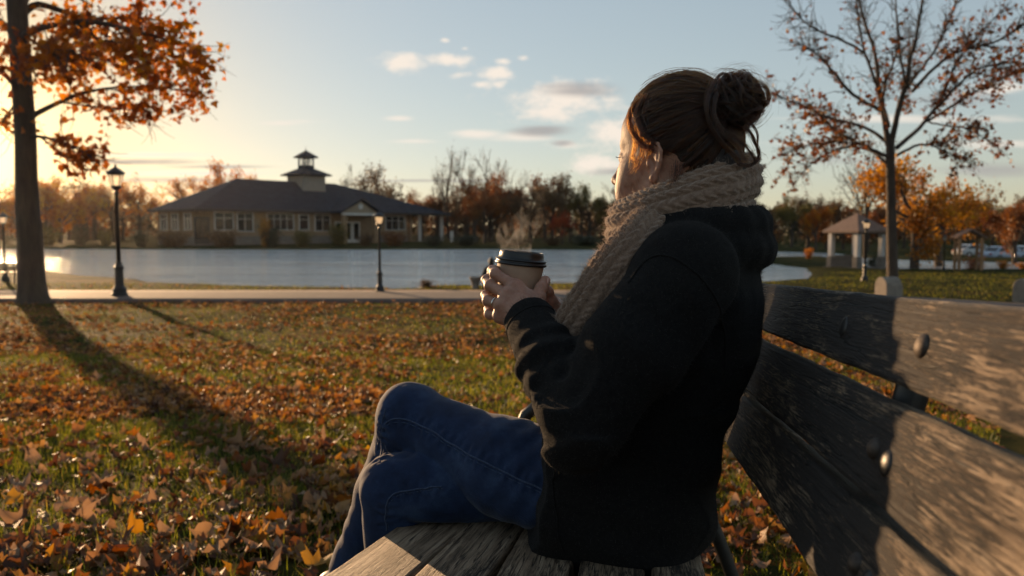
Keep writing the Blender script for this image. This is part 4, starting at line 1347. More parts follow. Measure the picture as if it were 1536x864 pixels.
# ------------------------------------------------------------------ shrubs
def shrub_proto(seed, spiky=False):
    rng = np.random.default_rng(seed)
    st = []
    for k in range(26):
        a = rng.uniform(0, 6.28); e = rng.uniform(.15, .95) if not spiky else rng.uniform(.3, 1.1)
        d = np.array([math.cos(a) * e, math.sin(a) * e, 1.0]); d /= np.linalg.norm(d)
        st.append((wiggle(np.array([math.cos(a) * .08, math.sin(a) * .08, -.05]), d * rng.uniform(.7, 1.0), 5, .08, rng), np.linspace(.012, .004, 5)))
    n = 1500
    src = np.vstack([p[1:] for p, _ in st])
    pos = src[rng.integers(0, len(src), n)] + rng.normal(size=(n, 3)) * .10
    pos = pos[pos[:, 2] > -.02]
    pos[:, 2] *= .95
    return tubes_mesh('stems', st), crown_mesh('foliage', pos, rng.uniform(.05, .10, len(pos)), rng, OVAL, hang=-.3)


SHR = [shrub_proto(s) for s in (1, 2, 3)]


def shrub(px, base_py, top_py, wpx, mat, label, d=None, group=None, cat='shrub', name='shrub'):
    g = stand(px, d) if d else ground_px(px, base_py)
    h = P(px, top_py, g[1])[2] - g[2]; w_ = wpx / F_PX * g[1] / 2
    pr = SHR[_tr.integers(0, 3)]
    o = empty(name, g, _tr.uniform(0, 6), label, cat, group); o.scale = (w_ / .75, w_ / .75, h)
    for nm, me, m_ in (('stems', pr[0], BARK2), ('foliage', pr[1], mat)):
        c = bpy.data.objects.new(nm, me); COL.objects.link(c); c.parent = o
        if len(me.materials) == 0: me.materials.append(m_)
        c.material_slots[0].link = 'OBJECT'; c.material_slots[0].material = m_
    return o


GS = 'shrubs in front of the hall'
for px, tp, wd, m_, lb in ((213, 345, 34, LEAF_GREEN, 'dark green shrub at the left corner of the hall'), (262, 344, 62, LEAF_BROWN, 'wide brown shrub under the hall end wall'), (338, 343, 58, LEAF_BROWN, 'wide low brown shrub below the second hall window'),
                           (408, 338, 44, LEAF_GREEN, 'round dark shrub below the wide hall window'), (398, 322, 22, LEAF_GOLD, 'small yellow tree against the hall beside its wide window'), (455, 344, 40, LEAF_OLIVE, 'yellowish shrub below the narrow hall window'), (508, 334, 44, LEAF_OLIVE, 'tall yellow green shrub left of the hall entrance'),
                           (548, 348, 34, LEAF_BROWN, 'low brown shrub before the hall doors'), (592, 347, 52, LEAF_RUST, 'reddish shrub right of the hall entrance'), (650, 352, 42, LEAF_GREEN, 'low dark shrub by the hall porch')):
    shrub(px, 0, tp, wd, m_, lb, d=98 if px < 470 else 104, group=GS)
for px, tp, wd, m_, lb in ((75, 338, 46, LEAF_OLIVE, 'olive shrub on the far bank behind the maple trunk'), (122, 336, 34, LEAF_GREEN, 'dark green shrub on the far bank left of the tall lamp'), (160, 342, 30, LEAF_OLIVE, 'dull shrub on the far bank at the tall lamp'),
                           (700, 350, 60, LEAF_GREEN, 'long dark shrub on the far bank beyond the porch'), (770, 352, 70, LEAF_BROWN, 'brown undergrowth on the far bank behind the steam'), (880, 352, 70, LEAF_GREEN, 'dark undergrowth on the far bank below the red tree'), (830, 354, 40, LEAF_BROWN, 'low brown shrub on the far bank near the red tree'), (925, 350, 50, LEAF_BROWN, 'brown shrub on the far bank by the face')):
    shrub(px, 0, tp, wd, m_, lb, d=106, group='shrubs on the far bank')
shrub(640, 435, 419, 36, LEAF_BROWN, 'dry grassy tuft on the near lake edge right of the short lamp', d=28.6, name='grass_tuft', cat='plant')
for px, bp, tp, wd, m_, lb, d in ((1213, 0, 372, 18, LEAF_OR, 'small orange shrub on the spit beside the pavilion', 58), (1462, 0, 384, 34, LEAF_RUST, 'reddish shrub at the foot of the timber arbour', 44), (1504, 0, 391, 26, LEAF_GOLD, 'clipped orange shrub below the parked cars', 43), (1536, 0, 393, 26, LEAF_GOLD, 'orange shrub at the far lawn edge past the clipped one', 43), (1311, 0, 380, 28, LEAF_GREEN, 'dark shrub beside the pavilion floor', 46.5)):
    shrub(px, bp, tp, wd, m_, lb, d=d)
# ------------------------------------------------------------------ the weathered bench
def wood_mat():
    m, nt, b = newmat('weathered_planks')
    oi = N(nt, 'ShaderNodeObjectInfo')
    tc = coord(nt, 'Object')
    ad = N(nt, 'ShaderNodeVectorMath', operation='ADD'); nt.links.new(tc, ad.inputs[0])
    sc_ = N(nt, 'ShaderNodeVectorMath', operation='SCALE'); nt.links.new(oi.outputs['Random'], sc_.inputs['Scale']); sc_.inputs[0].default_value = (7.1, 3.3, 5.7)
    nt.links.new(sc_.outputs[0], ad.inputs[1])

    def mp(s):
        q = N(nt, 'ShaderNodeMapping'); q.inputs['Scale'].default_value = s; nt.links.new(ad.outputs[0], q.inputs[0]); return q.outputs[0]
    grain = noise(nt, mp((6, 85, 85)), 1.0, 6, .65, .4)
    streak = noise(nt, mp((9, 190, 190)), 1.0, 6, .75, .9)
    worn = noise(nt, mp((6, 20, 20)), 1.0, 5, .65, .6)
    flake = noise(nt, mp((22, 420, 420)), 1.0, 6, .8, .8)
    base = ramp(nt, [(.28, (.06, .040, .025)), (.40, (.20, .140, .088)), (.54, (.38, .28, .185)), (.72, (.52, .41, .29))], grain)
    # dark old stain left in patches over bare grey wood
    wm_ = N(nt, 'ShaderNodeMath', operation='MULTIPLY'); nt.links.new(worn, wm_.inputs[0]); wm_.inputs[1].default_value = .55
    sm = N(nt, 'ShaderNodeMath', operation='MULTIPLY_ADD'); nt.links.new(flake, sm.inputs[0]); sm.inputs[1].default_value = .8; nt.links.new(wm_.outputs[0], sm.inputs[2])
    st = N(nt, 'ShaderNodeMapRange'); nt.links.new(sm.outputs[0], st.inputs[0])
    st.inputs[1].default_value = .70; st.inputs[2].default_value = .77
    # stain thinned towards the near end: its sunlit tan painted into the colour
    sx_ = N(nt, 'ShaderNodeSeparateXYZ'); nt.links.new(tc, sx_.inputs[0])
    sunlit_end = N(nt, 'ShaderNodeMapRange', interpolation_type='SMOOTHSTEP'); nt.links.new(sx_.outputs[0], sunlit_end.inputs[0])
    sunlit_end.inputs[1].default_value = .75; sunlit_end.inputs[2].default_value = 1.15; sunlit_end.inputs[3].default_value = .16; sunlit_end.inputs[4].default_value = 0
    sm2 = N(nt, 'ShaderNodeMath', operation='ADD'); nt.links.new(sm.outputs[0], sm2.inputs[0]); nt.links.new(sunlit_end.outputs[0], sm2.inputs[1]); nt.links.new(sm2.outputs[0], st.inputs[0])
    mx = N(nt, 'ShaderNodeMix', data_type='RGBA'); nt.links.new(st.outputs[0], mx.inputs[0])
    mx.inputs[6].default_value = (.026, .021, .018, 1)
    nt.links.new(base.outputs[0], mx.inputs[7])
    mu = N(nt, 'ShaderNodeMix', data_type='RGBA', blend_type='MULTIPLY'); mu.inputs[0].default_value = .75
    nt.links.new(mx.outputs[2], mu.inputs[6]); nt.links.new(ramp(nt, [(.34, (.14, .12, .10)), (.45, (1, 1, 1))], streak).outputs[0], mu.inputs[7])
    ck = noise(nt, mp((2.2, 48, 48)), 1.0, 3, .55, .3)
    ca = N(nt, 'ShaderNodeMath', operation='SUBTRACT'); nt.links.new(ck, ca.inputs[0]); ca.inputs[1].default_value = .5
    cb = N(nt, 'ShaderNodeMath', operation='ABSOLUTE'); nt.links.new(ca.outputs[0], cb.inputs[0])
    cr = N(nt, 'ShaderNodeMapRange'); nt.links.new(cb.outputs[0], cr.inputs[0]); cr.inputs[1].default_value = .003; cr.inputs[2].default_value = .014; cr.inputs[3].default_value = .10; cr.inputs[4].default_value = 1
    mc = N(nt, 'ShaderNodeMix', data_type='RGBA', blend_type='MULTIPLY'); mc.inputs[0].default_value = .9
    nt.links.new(mu.outputs[2], mc.inputs[6]); nt.links.new(cr.outputs[0], mc.inputs[7])
    nt.links.new(mc.outputs[2], b.inputs['Base Color'])
    b.inputs['Roughness'].default_value = .62; b.inputs['Specular IOR Level'].default_value = .4
    hh = N(nt, 'ShaderNodeMath', operation='MULTIPLY_ADD'); nt.links.new(grain, hh.inputs[0]); hh.inputs[1].default_value = .6; nt.links.new(streak, hh.inputs[2])
    h2 = N(nt, 'ShaderNodeMath', operation='MULTIPLY_ADD'); nt.links.new(st.outputs[0], h2.inputs[0]); h2.inputs[1].default_value = -.25; nt.links.new(hh.outputs[0], h2.inputs[2])
    h3 = N(nt, 'ShaderNodeMath', operation='MULTIPLY_ADD'); nt.links.new(cr.outputs[0], h3.inputs[0]); h3.inputs[1].default_value = .5; nt.links.new(h2.outputs[0], h3.inputs[2])
    bump(nt, b, h3.outputs[0], .006, 1.0)
    return m


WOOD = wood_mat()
MAT['bolt'] = simple('steel_bolt', [(.3, (.035, .024, .018)), (.6, (.08, .065, .055)), (.8, (.14, .12, .10))], .6, 130, metallic=.6, bump_d=.0005)
BD = np.array([.118, 1.0, -.0475]); BT0 = np.array([.309, 0, .98 + .0475 * 1.5])
bdir = BD / np.linalg.norm(BD)
bdown = np.array([-math.sin(R(15)), 0, -math.cos(R(15))]); bdown -= bdir * bdown.dot(bdir); bdown /= np.linalg.norm(bdown)
bnorm = np.cross(bdown, bdir); bnorm *= -np.sign(bnorm[0])       # towards the sitter


def backpt(d, s, off=0.0): return BT0 + BD * d + bdown * s + bnorm * off


bench = empty('park_bench', (.15, 1.0, 0), 0, 'weathered dark plank bench the woman sits on, in the foreground', 'bench')


def plank(name, origin, xd, yd, zd, L, wd, th, seed, parent=bench):
    """rounded, slightly worn plank: x along, y across, z through"""
    rng = np.random.default_rng(seed)
    nl = int(L / .03) + 2
    xs = np.linspace(0, L, nl)
    r = .006
    prof = []
    for cx_, cy_, a0 in ((wd - r, th - r, 0), (r, th - r, 90), (r, r, 180), (wd - r, r, 270)):
        for a in np.linspace(a0, a0 + 90, 5): prof.append((cx_ + r * math.cos(R(a)), cy_ + r * math.sin(R(a))))
    prof = np.array(prof); n = len(prof)
    V = np.zeros((nl, n, 3)); V[:, :, 0] = xs[:, None]; V[:, :, 1] = prof[None, :, 0]; V[:, :, 2] = prof[None, :, 1]
    nz = (fbm(V.reshape(-1, 3) * np.array([1, 2.5, 2.5]) + seed * 3.1, 14, 3).reshape(nl, n) - .5) * .005
    ctr = np.array([wd / 2, th / 2]); dr = prof - ctr; dr /= np.linalg.norm(dr, axis=1, keepdims=True)
    V[:, :, 1] += nz * dr[None, :, 0]; V[:, :, 2] += nz * dr[None, :, 1] * .6
    V[0, :, 1:] = ctr + (V[0, :, 1:] - ctr) * .93; V[-1, :, 1:] = ctr + (V[-1, :, 1:] - ctr) * .93
    i = np.arange(nl - 1)[:, None] * n; j = np.arange(n)[None]; j2 = (j + 1) % n
    F = np.stack([i + j, i + n + j, i + n + j2, i + j2], -1).reshape(-1, 4)
    caps = np.array([np.arange(n), np.arange((nl - 1) * n, nl * n)[::-1]])
    me = np_mesh(name, V.reshape(-1, 3), [F, caps])
    o = link(name, me, WOOD, parent, True)
    try:
        me.set_sharp_from_angle(angle=R(50))
    except Exception: pass
    M = Matrix([[xd[0], yd[0], zd[0], origin[0]], [xd[1], yd[1], zd[1], origin[1]], [xd[2], yd[2], zd[2], origin[2]], [0, 0, 0, 1]])
    o.matrix_local = Matrix.Translation(-Vector(bench.location)) @ M
    return o


D_NEAR, D_FAR = -.35, 2.12
Lb = (D_FAR - D_NEAR) * np.linalg.norm(BD)
for k, (s0, s1) in enumerate(((0, .089), (.107, .203), (.214, .315))):
    # y runs down the back, z towards the sitter
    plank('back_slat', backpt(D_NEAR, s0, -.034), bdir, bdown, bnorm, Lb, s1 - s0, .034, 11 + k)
seat_lefts = [(-.267, .275, .116), (-.136, .226, .104), (-.018, .187, .106), (.102, .160, .098), (.212, .145, .080)]
ZS, DZ = .57, -.085
for k, (xl, sx, wd) in enumerate(seat_lefts):
    xd = np.array([sx, 1, DZ]); xd /= np.linalg.norm(xd)
    zd = np.array([.02, 0, 1.0]); zd -= xd * zd.dot(xd); zd /= np.linalg.norm(zd)
    yd = np.cross(zd, xd)
    yd = -yd if yd[0] < 0 else yd
    d0 = -.3
    org = np.array([xl + sx * (d0 - 1.18), d0, ZS + DZ * (d0 - 1.18)]) - zd * .036
    # (x along, y across to the right): keep the frame right handed by flipping the depth axis
    if np.dot(np.cross(xd, yd), zd) < 0:
        org = org + xd * (2.42); xd2 = -xd
    else: xd2 = xd
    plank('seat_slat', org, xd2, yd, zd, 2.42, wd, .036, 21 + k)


def seat_z(d): return ZS + DZ * (d - 1.18)


def iron_end(d):
    fr = MB(); off = np.array(bench.location)
    xf = -.267 + .275 * (d - 1.18) + .03; xb = .309 + .118 * d
    zs = seat_z(d) - .055
    q = lambda p: [np.array(a) - off for a in p]
    fr.tube(q(resample([(xf + .02, d, -.02), (xf + .01, d, .25), (xf + .03, d, zs - .04), (xf + .10, d, zs)], 14)), [.020] * 14, 8)
    fr.tube(q([(xf + .08, d, zs), (xb - .03, d, zs - .01)]), [.018] * 2, 8)
    top = backpt(d, .0, -.05)
    fr.tube(q(resample([(xb + .10, d, -.02), (xb + .0, d, .25), (xb - .07, d, zs), tuple(backpt(d, .30, -.052)), tuple(backpt(d, .15, -.052)), tuple(top)], 20)), [.018] * 20, 8)
    return fr


arm = MB(); dd = 2.06; off = np.array(bench.location)
xf = -.267 + .275 * (dd - 1.18)
pts = resample([(xf + .06, dd, seat_z(dd) - .05), (xf + .05, dd, seat_z(dd) + .07), (xf + .075, dd, seat_z(dd) + .115), (xf + .14, dd, seat_z(dd) + .135), (xf + .30, dd, seat_z(dd) + .14), tuple(backpt(dd, .16, -.045))], 24)
arm.tube([p - off for p in pts], [.017] * 24, 8)
arm.build('armrest', MAT['iron'], bench, True)
for d in (2.06, .87, -.2): iron_end(d).build('iron_frame', MAT['iron'], bench, True)


def dome(name, px, py, s, rad, hgt, mat):
    # the plank point seen at pixel column px
    k = (px - CX) / F_PX
    p0 = BT0 + bdown * s
    d = (p0[0] - 0) / (k - .118) if True else 0
    c = backpt(d, s, -.001)
    V, F = [], []
    rings = 6; n = 20
    for i in range(rings + 1):
        a = i / rings * math.pi / 2
        for j in range(n):
            t = 2 * math.pi * j / n
            V.append(c + (bdir * math.cos(t) + bdown * math.sin(t)) * rad * math.cos(a) + bnorm * hgt * math.sin(a))
    for i in range(rings):
        for j in range(n):
            j2 = (j + 1) % n
            F.append((i * n + j, i * n + j2, i * n + n + j2, i * n + n + j))
    off = np.array(bench.location)
    return MB().add([v - off for v in V], F).build(name, mat, bench, True)


dome('bolt', 1389, 507, .046, .0125, .008, MAT['bolt'])
dome('bolt', 1268, 487, .046, .0135, .004, MAT['iron'])
dome('bolt', 1321, 672, .156, .0115, .009, MAT['bolt'])
dome('bolt', 1338, 688, .162, .0135, .006, MAT['iron'])
dome('bolt', 1297, 845, .262, .0110, .009, MAT['bolt'])
dome('bolt', 1313, 855, .268, .0130, .006, MAT['iron'])
# ------------------------------------------------------------------ the seated woman
def unit(v): v = np.asarray(v, float); return v / np.linalg.norm(v)


FB = unit([-.99, .13, 0]); LB = unit([-.13, -.99, 0]); UP = np.array([0, 0, 1.0])      # body: forward, her left, up
TH = R(38); FH = np.array([-math.cos(TH), math.sin(TH), 0]); LH = np.array([-math.sin(TH), -math.cos(TH), 0])
HC = P(1016, 240, 1.36)


def hd(f, l, u): return HC + FH * f + LH * l + UP * u


def skin_mat():
    m, nt, b = newmat('skin')
    v = coord(nt, 'Object')
    r = ramp(nt, [(.3, (.27, .125, .080)), (.5, (.36, .19, .13)), (.72, (.43, .245, .175))], noise(nt, v, 60, 6))
    nt.links.new(r.outputs[0], b.inputs['Base Color'])
    b.inputs['Roughness'].default_value = .48; b.inputs['Specular IOR Level'].default_value = .4
    b.inputs['Subsurface Weight'].default_value = .4; b.inputs['Subsurface Radius'].default_value = (1.0, .35, .2); b.inputs['Subsurface Scale'].default_value = .008
    bump(nt, b, noise(nt, v, 260, 6, .7), .0012, .7)
    return m


SKIN = skin_mat()
SHL, SHR = np.array([.263, 1.205, 1.015]), np.array([.307, 1.57, 1.025])
ELL, ELR = np.array([.098, 1.125, .800]), np.array([.115, 1.62, .80])
WRL, WRR = P(796, 482, 1.318), P(838, 480, 1.475)
PEL = np.array([.20, 1.41, .625])

# ---- body: head, neck, trunk, arms and hands as one surface
fd = Field((-.06, 1.04, .62), (.50, 1.70, 1.36), .0022)
# skull and face
fd.ell(hd(-.004, 0, .030), (.096, .074, .098), [FH, LH, UP], .01)
fd.ell(hd(.036, 0, -.030), (.060, .058, .080), [FH, LH, UP], .03)
fd.ell(hd(.048, 0, .052), (.047, .058, .046), [FH, LH, UP], .02)
for s in (1, -1):
    fd.ell(hd(.060, s * .034, -.022), (.030, .026, .030), [FH, LH, UP], .02)
    fd.cone(hd(.004, s * .048, -.062), hd(.078, s * .016, -.104), .017, .016, .03)
    fd.cone(hd(.010, s * .050, -.010), hd(.006, s * .048, -.060), .016, .017, .03)
    fd.ell(hd(.074, s * .030, -.055), (.024, .024, .03), [FH, LH, UP], .02)
fd.ell(hd(.083, 0, -.104), (.022, .024, .018), [FH, LH, UP], .02)
for s in (1, -1):      # sockets, lids, brows
    fd.ell(hd(.101, s * .033, .006), (.011, .016, .008), [FH, LH, UP], .018, 's')
    fd.ell(hd(.0795, s * .032, .005), (.0135, .0150, .0125), [FH, LH, UP], .003)
    fd.cone(hd(.0885, s * .020, .0085), hd(.080, s * .045, .0085), .0034, .0028, .004)
    fd.cone(hd(.090, s * .010, .024), hd(.078, s * .036, .026), .005, .004, .02)
fd.cone(hd(.094, 0, .016), hd(.113, 0, -.026), .0075, .0095, .016)
fd.ell(hd(.116, 0, -.030), (.0105, .0105, .009), [FH, LH, UP], .008)
for s in (1, -1):
    fd.ell(hd(.104, s * .0125, -.034), (.0105, .0075, .0075), [FH, LH, UP], .006)
    fd.ell(hd(.108, s * .0065, -.0425), (.004, .003, .003), [FH, LH, UP], .003, 's')
fd.ell(hd(.088, 0, -.062), (.020, .026, .022), [FH, LH, UP], .015)
fd.ell(hd(.105, 0, -.060), (.0085, .020, .0052), [FH, LH, UP], .004)
fd.ell(hd(.103, 0, -.0705), (.0085, .018, .0060), [FH, LH, UP], .004)
fd.ell(hd(.112, 0, -.0652), (.008, .022, .0012), [FH, LH, UP], .003, 's')
# ears
for s in (1, -1):
    E = lambda f, u, l=0.0: hd(.004 + f, s * (.0735 + l), -.007 + u)
    fd.ell(E(-.004, .001, .005), (.0165, .0036, .027), [unit(FH - s * LH * .45), unit(LH + s * FH * .45), UP], .004)
    hx = [E(.013, .010, .002), E(.011, .023, .004), E(.000, .0300, .007), E(-.012, .027, .011), E(-.0185, .015, .013), E(-.0175, .000, .012), E(-.011, -.014, .009), E(-.004, -.023, .006)]
    fd.chain(hx, [.0020, .0024, .0026, .0027, .0027, .0026, .0027, .0036], .003)
    fd.ell(E(-.001, -.027, .005), (.0075, .0042, .0085), [FH, LH, UP], .005)
    fd.chain([E(-.004, .020, .006), E(-.0115, .008, .008), E(-.009, -.008, .007)], [.0030, .0032, .0030], .003)
    fd.ell(E(.002, -.004, .0085), (.0075, .0065, .0105), [FH, LH, UP], .004, 's')
    fd.ell(E(.009, -.004, .004), (.0035, .0035, .006), [FH, LH, UP], .004)
# neck, trunk, arms
fd.cone(hd(-.018, 0, -.03), np.array([.312, 1.385, 1.045]), .054, .060, .03)
fd.chain([PEL + UP * .04, [.24, 1.41, .78], [.285, 1.40, .92], [.305, 1.39, 1.01]], [.10, .095, .10, .075], .04, flat=(LB, .68))
for sh, el, wr in ((SHL, ELL, WRL), (SHR, ELR, WRR)):
    fd.cone([.305, 1.388, 1.03], sh, .05, .048, .03)
    fd.cone(sh, el, .046, .037, .02); fd.cone(el, wr, .036, .025, .02)


def finger(pts, r0, r1, k=.006, joint=.0007):
    n = len(pts)
    rr = np.linspace(r0, r1, n)
    fd.chain([np.asarray(p) for p in pts], rr, .004)
    for i in range(1, n - 1): fd.ell(pts[i], [rr[i] + joint] * 3, None, .004)


# near hand (her left): back of the hand towards us, fingers round the lake side of the cup
MC = [P(775, 430, 1.348), P(762, 442, 1.338), P(754, 458, 1.333), P(750, 475, 1.337)]
for i, m_ in enumerate(MC):
    base = WRL + (P(790, 472, 1.325) - WRL) * .5 + (i - 1.5) * (P(780, 492, 1.33) - P(796, 462, 1.33)) * .22
    fd.cone(base, m_, .0165, .0118 if i < 3 else .0108, .016)
    fd.ell(m_ + np.array([-.001, -.002, .001]), [.0112 if i < 3 else .0102] * 3, None, .008)
fd.cone(WRL, P(788, 470, 1.328), .024, .023, .02)
FIN = [[MC[0], P(743, 411, 1.364), P(739, 406, 1.388), P(748, 405, 1.414)],
       [MC[1], P(735, 429, 1.358), P(730, 420, 1.386), P(739, 418, 1.414)],
       [MC[2], P(732, 451, 1.356), P(729, 443, 1.384), P(740, 441, 1.410)],
       [MC[3], P(734, 471, 1.358), P(733, 464, 1.380), P(744, 461, 1.404)]]
for f_, (a, b_) in zip(FIN, ((.0098, .0078), (.0098, .0079), (.0094, .0075), (.0086, .0068))): finger(f_, a, b_)
fd.cone(P(802, 474, 1.328), P(806, 452, 1.345), .018, .0135, .014)
finger([P(800, 466, 1.335), P(806, 449, 1.348), P(812.5, 433, 1.363), P(818, 421, 1.374)], .0135, .0092)
fd.cone(P(806, 449, 1.348), P(780, 440, 1.345), .009, .0095, .014)
# far hand (her right): heel and thumb show beside the cup
RC = [P(812, 428, 1.487), P(806, 441, 1.492), P(803, 455, 1.492), P(803, 469, 1.488)]
for i, m_ in enumerate(RC): fd.cone(WRR + (P(828, 466, 1.482) - WRR) * .6, m_, .018, .0112, .014)
fd.cone(WRR, P(830, 468, 1.476), .025, .021, .02)
for m_, p2, p3, p4 in zip(RC, (P(776, 418, 1.492), P(770, 432, 1.494), P(768, 447, 1.492), P(770, 461, 1.488)), (P(755, 414, 1.478), P(750, 428, 1.478), P(750, 443, 1.474), P(754, 458, 1.470)), (P(744, 410, 1.452), P(741, 424, 1.450), P(743, 440, 1.446), P(748, 456, 1.444))):
    finger([m_, p2, p3, p4], .0092, .0074)
fd.cone(P(838, 476, 1.462), P(828, 458, 1.447), .0175, .014, .014)
finger([P(832, 466, 1.455), P(826, 452, 1.444), P(821, 438, 1.440), P(815, 427, 1.442)], .0128, .0090)
V, Q = fd.mesh(1)
ORG = np.array([.20, 1.40, 0.0])
person = link('person', np_mesh('person', V - ORG, Q), SKIN, None, True)
person.location = ORG
tag(person, 'seated woman in black coat and chunky scarf holding a takeaway coffee cup', 'person')
del fd


def pchild(name, V, F, mat, parent=None, smooth=True):
    return link(name, np_mesh(name, np.asarray(V) - ORG, F), mat, parent or person, smooth)


def child_mb(name, mb, mat, parent=None, smooth=True):
    mb.v = [tuple(np.array(p) - ORG) for p in mb.v]
    return mb.build(name, mat, parent or person, smooth)


# nails
NAIL = simple('nail', [(.3, (.50, .30, .24)), (.7, (.58, .36, .29))], .25, 20)
for a, b_, out in ((P(812.5, 433, 1.363), P(818, 421, 1.374), np.array([.62, -.7, .1])),):
    ax = unit(b_ - a); nr = unit(out - ax * ax.dot(out)); sd = np.cross(ax, nr); c0 = a + (b_ - a) * .80
    g = []
    for i in range(7):
        for j in range(7):
            u, w = (i / 6 - .5), (j / 6 - .5)
            g.append(c0 + ax * (u * .0115) + sd * (w * .0095 * (1 - .5 * max(0, u) ** 2)) + nr * (.0092 + .0010 - .010 * w * w * 1.0))
    F = [(i * 7 + j, i * 7 + j + 1, i * 7 + j + 8, i * 7 + j + 7) for i in range(6) for j in range(6)]
    pchild('thumbnail', g, np.array(F), NAIL)
# ring on the ring finger
a, b_ = MC[2], FIN[2][1]; ax = unit(b_ - a); c0 = a + (b_ - a) * .48
t1 = unit(np.cross(ax, UP)); t2 = np.cross(ax, t1); V, F = [], []
for i in range(28):
    for j in range(8):
        p, q = 2 * math.pi * i / 28, 2 * math.pi * j / 8
        V.append(c0 + (t1 * math.cos(p) + t2 * math.sin(p)) * (.0098 + .0011 * math.cos(q)) + ax * .0016 * math.sin(q))
        F.append((i * 8 + j, ((i + 1) % 28) * 8 + j, ((i + 1) % 28) * 8 + (j + 1) % 8, i * 8 + (j + 1) % 8))
SILVER = simple('silver', [(.3, (.5, .48, .45)), (.7, (.6, .58, .55))], .25, 20, metallic=1.0)
pchild('ring', V, np.array(F), SILVER)
# eyes under the lids
EYE = simple('eye', [(.3, (.55, .52, .48)), (.7, (.6, .57, .53))], .15, 20)
for s in (1, -1):
    mb = MB(); V, F = [], []
    for i in range(9):
        for j in range(14):
            a, t = i / 8 * math.pi, j / 14 * 2 * math.pi
            V.append(hd(.0790, s * .032, .0030) + .0128 * (UP * math.cos(a) + math.sin(a) * (FH * math.cos(t) + LH * math.sin(t))))
            if i < 8: F.append((i * 14 + j, (i + 1) * 14 + j, (i + 1) * 14 + (j + 1) % 14, i * 14 + (j + 1) % 14))
    e = child_mb('eye', mb.add(V, F), EYE)
    c = hd(.0790, s * .032, .0030) + FH * .0121
    mb = MB(); mb.lathe((0, 0, 0), [(.0058, 0), (.004, .0011), (.0, .0013)], 14, cap=False)
    B = Matrix(((LH[0], UP[0], FH[0]), (LH[1], UP[1], FH[1]), (LH[2], UP[2], FH[2])))
    mb.v = [tuple(np.array(B @ Vector(p)) + c) for p in mb.v]
    child_mb('iris', mb, simple('iris', [(.3, (.03, .02, .012)), (.7, (.06, .04, .02))], .1, 40), e)

# ---- jeans
KNL, KNR = P(616, 627, 1.52), P(589, 733, 1.440)
HPL, HPR = np.array([.185, 1.315, .624]), np.array([.21, 1.50, .628])
ANL, ANR = P(507, 898, 1.67), np.array([-.225, 1.50, .10])
CAL, CAR = P(578, 735, 1.60), P(594, 850, 1.47)
fj = Field((-.50, 1.12, -.02), (.40, 1.86, .82), .0034)
fj.chain([HPL, HPL + (KNL - HPL) * .5 + np.array([0, -.004, -.018]), KNL], [.102, .084, .058], .03)
fj.ell(KNL + np.array([-.004, 0, .004]), (.058, .058, .061), None, .02)
fj.chain([KNL, CAL, ANL], [.057, .055, .041], .025)
fj.chain([HPR, HPR + (KNR - HPR) * .5, KNR], [.088, .080, .062], .003)
fj.chain([KNR, CAR, ANR], [.060, .056, .044], .003)
fj.chain([PEL + LB * .07, PEL - LB * .07], [.12, .12], .05)


def jean_folds(X):
    r = np.zeros(len(X))
    for kn, d1, d2 in ((KNL, unit(KNL - HPL), unit(ANL - KNL)), (KNR, unit(KNR - HPR), unit(ANR - KNR))):
        back = kn - d1 * .055 + d2 * .05
        q = X - back; dist = np.linalg.norm(q, axis=1)
        r += .0040 * np.sin(q @ d2 * 200 + 2.0 * vnoise(X, 18) + (q @ d1) * 60) * np.exp(-(dist / .055) ** 2)
    for an, kn in ((ANL, KNL), (ANR, KNR)):       # creases at the ankle
        ax = unit(an - kn); t = (X - kn) @ ax / np.linalg.norm(an - kn); off = np.linalg.norm(X - (kn + np.clip(t, 0, 1.1)[:, None] * (an - kn)), axis=1)
        r += .0028 * np.sin(t * 62 + 7 * vnoise(X, 11) + X[:, 0] * 60) * sstep(.42, .95, t) * (off < .09)
    # pulling folds at the hip
    q = X - (HPL + (KNL - HPL) * .18); ax = unit(KNL - HPL)
    r += .0036 * np.sin((q @ ax) * 130 + (X[:, 2]) * 90 + 4 * vnoise(X, 9)) * np.exp(-(np.linalg.norm(q, axis=1) / .13) ** 2)
    return r + (fbm(X, 26, 2) - .5) * .0035 + (.5 - np.abs(fbm(X * np.array([1, 1, .6]), 15, 2) - .5) * 6) * .0016


fj.warp(jean_folds)
V, Q = fj.mesh(1)


def denim():
    m, nt, b = newmat('denim')
    v = coord(nt, 'Object')
    fade = noise(nt, v, 13, 7, .72)
    tw = noise(nt, coord(nt, 'Object', (1, 1, 1)), 900, 2, .7)
    r = ramp(nt, [(.30, (.007, .015, .042)), (.5, (.013, .029, .078)), (.68, (.032, .060, .128))], fade)
    r2 = ramp(nt, [(.3, (.55, .6, .65)), (.7, (1.25, 1.2, 1.15))], tw)
    mx = N(nt, 'ShaderNodeMix', data_type='RGBA', blend_type='MULTIPLY'); mx.inputs[0].default_value = .8
    nt.links.new(r.outputs[0], mx.inputs[6]); nt.links.new(r2.outputs[0], mx.inputs[7]); nt.links.new(mx.outputs[2], b.inputs['Base Color'])
    b.inputs['Roughness'].default_value = .82; b.inputs['Specular IOR Level'].default_value = .25
    b.inputs['Sheen Weight'].default_value = .12; b.inputs['Sheen Roughness'].default_value = .35
    w = N(nt, 'ShaderNodeTexWave', wave_type='BANDS', bands_direction='DIAGONAL'); w.inputs['Scale'].default_value = 260; w.inputs['Distortion'].default_value = 1.5; w.inputs['Detail'].default_value = 2
    nt.links.new(v, w.inputs['Vector']); bump(nt, b, w.outputs['Fac'], .0006, .5)
    return m


jeans = pchild('jeans', V, Q, denim())
JV, JN = V, vnormals(V, Q)


